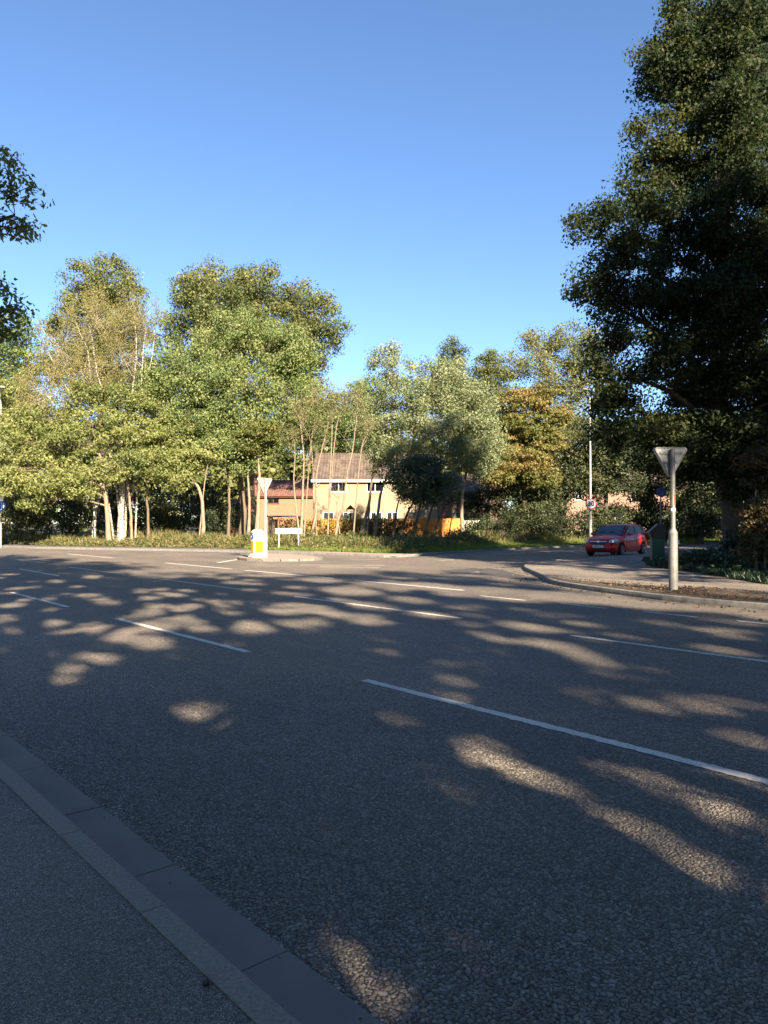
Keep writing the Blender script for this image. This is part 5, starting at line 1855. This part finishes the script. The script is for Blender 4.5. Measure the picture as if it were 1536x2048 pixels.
stuff(link('weed_undergrowth', v, f, M['l_weeds'], tint=t_), 'weeds and brambles in front of the hedge and fence')
# ivy and grass on the back verge
def inside(P, poly):
    x, y = P[:, 0], P[:, 1]
    r = np.zeros(len(P), bool)
    n = len(poly)
    for i in range(n):
        x1, y1 = poly[i][:2]
        x2, y2 = poly[(i + 1) % n][:2]
        c = ((y1 > y) != (y2 > y)) & (x < (x2 - x1) * (y - y1) / (y2 - y1 + 1e-12) + x1)
        r ^= c
    return r


P = np.stack([rngg.uniform(8, 26, 9000), rngg.uniform(15, 42, 9000), np.full(9000, .13)], 1)
P = P[inside(P, vb)]
C = P[:1500].copy()
C[:, 2] += rngg.uniform(0, .22, len(C))
v, f, t_ = leaf_quads(rngg, C, rngg.uniform(.12, .3, len(C)), 42, .085, scl=(1, 1, .6))
stuff(link('ivy_ground_cover', v, f, M['l_ivy'], tint=t_), 'dark ivy carpet below the great oak')
P = np.stack([rngg.uniform(8, 17, 60000), rngg.uniform(16, 30, 60000), np.full(60000, .125)], 1)
P = P[inside(P, vb)]
v, f, t_ = blades(P, rngg.uniform(.06, .22, len(P)), rngg.uniform(.012, .025, len(P)), tint=rngg.uniform(0, .6, len(P)))
stuff(link('verge_grass', v, f, M['l_ivy'], tint=t_), 'rough grass coloured dark as in shade round the litter bin and oak')  # borrows the dark ivy colour to put a sunlit strip in shade


def flat_leaves(P, size, mat, name, label, curl=.35):
    n = len(P)
    nr = unit(np.stack([rngg.normal(0, curl, n), rngg.normal(0, curl, n), np.ones(n)], 1))
    t = unit(np.cross(nr, rngg.normal(size=(n, 3))))
    b = np.cross(nr, t)
    L = (size * rngg.uniform(.6, 1.4, n))[:, None]
    V = np.stack([P - t * L / 2, P + b * L * .3 - nr * L * .05, P + t * L / 2 + nr * L * .12, P - b * L * .3 + nr * L * .08], 1).reshape(-1, 3)
    return stuff(link(name, V, np.arange(4 * n).reshape(n, 4), mat, tint=rngg.uniform(0, 1, n)), label)


d_ = rngg.uniform(14.5, 17.6, 22000)
t_ = rngg.uniform(-8, 12.6, 22000)
P = np.stack([d_ * NX + t_ * UX, d_ * NY + t_ * UY, np.full(22000, .138)], 1)
P = P[inside(P, [(a + .05, b) for a, b in soil_edge] + [DT(16.7, 11.5), DT(16.5, 5), DT(16.5, -12)])]
# leaves drift together in patches
den = np.sin(P[:, 0] * 2.1 + 1.3 * np.sin(P[:, 1] * 1.7)) * .5 + .5
P = P[rngg.random(len(P)) < .25 + .75 * den]
P[:, 2] += rngg.uniform(0, .03, len(P))
flat_leaves(P, .05, M['l_litter'], 'leaf_litter', 'drifts of dry fallen leaves in the planting strip')
x = rngg.uniform(-1, 1, 260)
d_ = np.abs(rngg.normal(0, .5, 260))
k = rngg.integers(0, len(KRs[mR]), 260)
P = np.stack([KRs[mR][k, 0] - .05 - d_ * .7, KRs[mR][k, 1] - d_ * .6 + rngg.normal(0, .2, 260), np.full(260, .012)], 1)
flat_leaves(P, .07, M['l_litter'], 'gutter_leaves', 'scattered dry leaves in the gutter of the corner kerb')

d_ = rngg.uniform(1.33, 4.6, 70)
d_[:30] = rngg.uniform(1.34, 1.75, 30)
t_ = rngg.uniform(1.2, 9, 70)
P = np.stack([d_ * NX + t_ * UX, d_ * NY + t_ * UY, np.full(70, .012)], 1)
flat_leaves(P, .016, M['l_litter'], 'road_debris', 'specks of leaf and twig along the near channel and tarmac')
# proud stone chippings of the near carriageway, where each can be seen
def chippings(n, d0, d1, t0, t1, size, zt):
    cell = size * 1.02
    nd, nt_ = int((d1 - d0) / cell), int((t1 - t0) / cell)
    D, Tt = np.meshgrid(np.arange(nd), np.arange(nt_), indexing='ij')
    D = (d0 + (D + .5 * (Tt % 2)) * cell).ravel()
    Tt = (t0 + Tt * cell).ravel()
    D = D + rngg.normal(0, cell * .2, len(D))
    Tt = Tt + rngg.normal(0, cell * .2, len(D))
    x, y = D * NX + Tt * UX, D * NY + Tt * UY
    # only what the picture shows close by
    px = 768 + F * x / np.maximum(y, .1)
    ok = (y > 2.2) & (y < 8.5) & (px > -60) & (px < 1600) & (rngg.random(len(x)) < .95 * np.clip((8.5 - y) / 5.0, 0, 1))
    # chips are worn away gradually farther off
    x, y = x[ok], y[ok]
    n = len(x)
    k = 6
    ang = np.linspace(0, 2 * math.pi, k, endpoint=False)[None, :] + rngg.uniform(0, 6.28, n)[:, None] + rngg.normal(0, .22, (n, k))
    rr = size * .5 * rngg.uniform(.62, 1.12, (n, 1)) * rngg.uniform(.8, 1.12, (n, k))
    st_ = rngg.uniform(.75, 1.3, (n, 1))
    phi = rngg.uniform(0, 3.14, (n, 1))
    ex, ey = rr * np.cos(ang) * st_, rr * np.sin(ang) / st_
    X = ex * np.cos(phi) - ey * np.sin(phi)
    Y = ex * np.sin(phi) + ey * np.cos(phi)
    h = np.clip(rngg.normal(zt, zt * .3, (n, 1)), zt * .3, zt * 1.9)
    tx, ty = rngg.normal(0, .17, (n, 1)), rngg.normal(0, .17, (n, 1))
    top = np.stack([x[:, None] + X * .78, y[:, None] + Y * .78, h + X * tx + Y * ty], -1)
    bot = np.stack([x[:, None] + X, y[:, None] + Y, np.full((n, k), -.002)], -1)
    V = np.concatenate([top, bot], 1).reshape(-1, 3)
    base = (np.arange(n) * 2 * k)[:, None]
    q = []
    for i in range(k):
        j = (i + 1) % k
        q.append(np.stack([base[:, 0] + k + i, base[:, 0] + k + j, base[:, 0] + j, base[:, 0] + i], 1))
    quads = np.concatenate(q)
    tops = np.concatenate([base + np.array([0, 1, 2, 3]), base + np.array([0, 3, 4, 5])])
    allf = np.concatenate([quads, tops])
    tt = rngg.uniform(0, 1, n)
    tint = np.concatenate([np.tile(tt, k), np.tile(tt, 2)])
    return V, allf, tint


def chip_mat():
    m, nt, b, out = mat_new('road_chippings')
    at = N(nt, 'ShaderNodeAttribute', attribute_name='tint')
    r = ramp(nt, [(0, (.100, .086, .069)), (.6, (.172, .147, .119)), (1, (.27, .232, .189))], at.outputs['Fac'])
    v = pos(nt)
    n = noise(nt, v, 260, 3)
    big = noise(nt, v, .35, 5, .6)
    wr = ramp(nt, [(.3, (.74, .75, .77)), (.7, (1.2, 1.17, 1.12))], big.outputs[0])
    r2 = ramp(nt, [(.3, (.75, .75, .75)), (.7, (1.2, 1.2, 1.2))], n.outputs[0])
    a, c = [N(nt, 'ShaderNodeMix', data_type='RGBA', blend_type='MULTIPLY') for _ in range(2)]
    a.inputs[0].default_value = c.inputs[0].default_value = 1
    nt.links.new(r.outputs[0], a.inputs[6])
    nt.links.new(wr.outputs[0], a.inputs[7])
    nt.links.new(a.outputs[2], c.inputs[6])
    nt.links.new(r2.outputs[0], c.inputs[7])
    nt.links.new(c.outputs[2], b.inputs['Base Color'])
    b.inputs['Roughness'].default_value = .58
    return m


v, f, t_ = chippings(0, 1.60, 4.76, -4, 9, .0200, .0034)
stuff(link('road_chippings', v, f, chip_mat(), tint=t_), 'stone chippings standing proud of the near tarmac')
# a small dark stone and specks on the near footway
sb = G(412, 1970, .105)
bmx = MB()
bmesh.ops.create_icosphere(bmx.bm, subdivisions=2, radius=.011)
for q in bmx.bm.verts:
    q.co *= 1 + random.Random(int(q.co.x * 1e5)).uniform(-.18, .18)
ps_ = bmx.build('pebble', M['black'], None)
ps_.location = (sb[0], sb[1], .113)
tag(ps_, 'small dark pebble lying on the near footway', 'pebble')
bpy.context.view_layer.update()
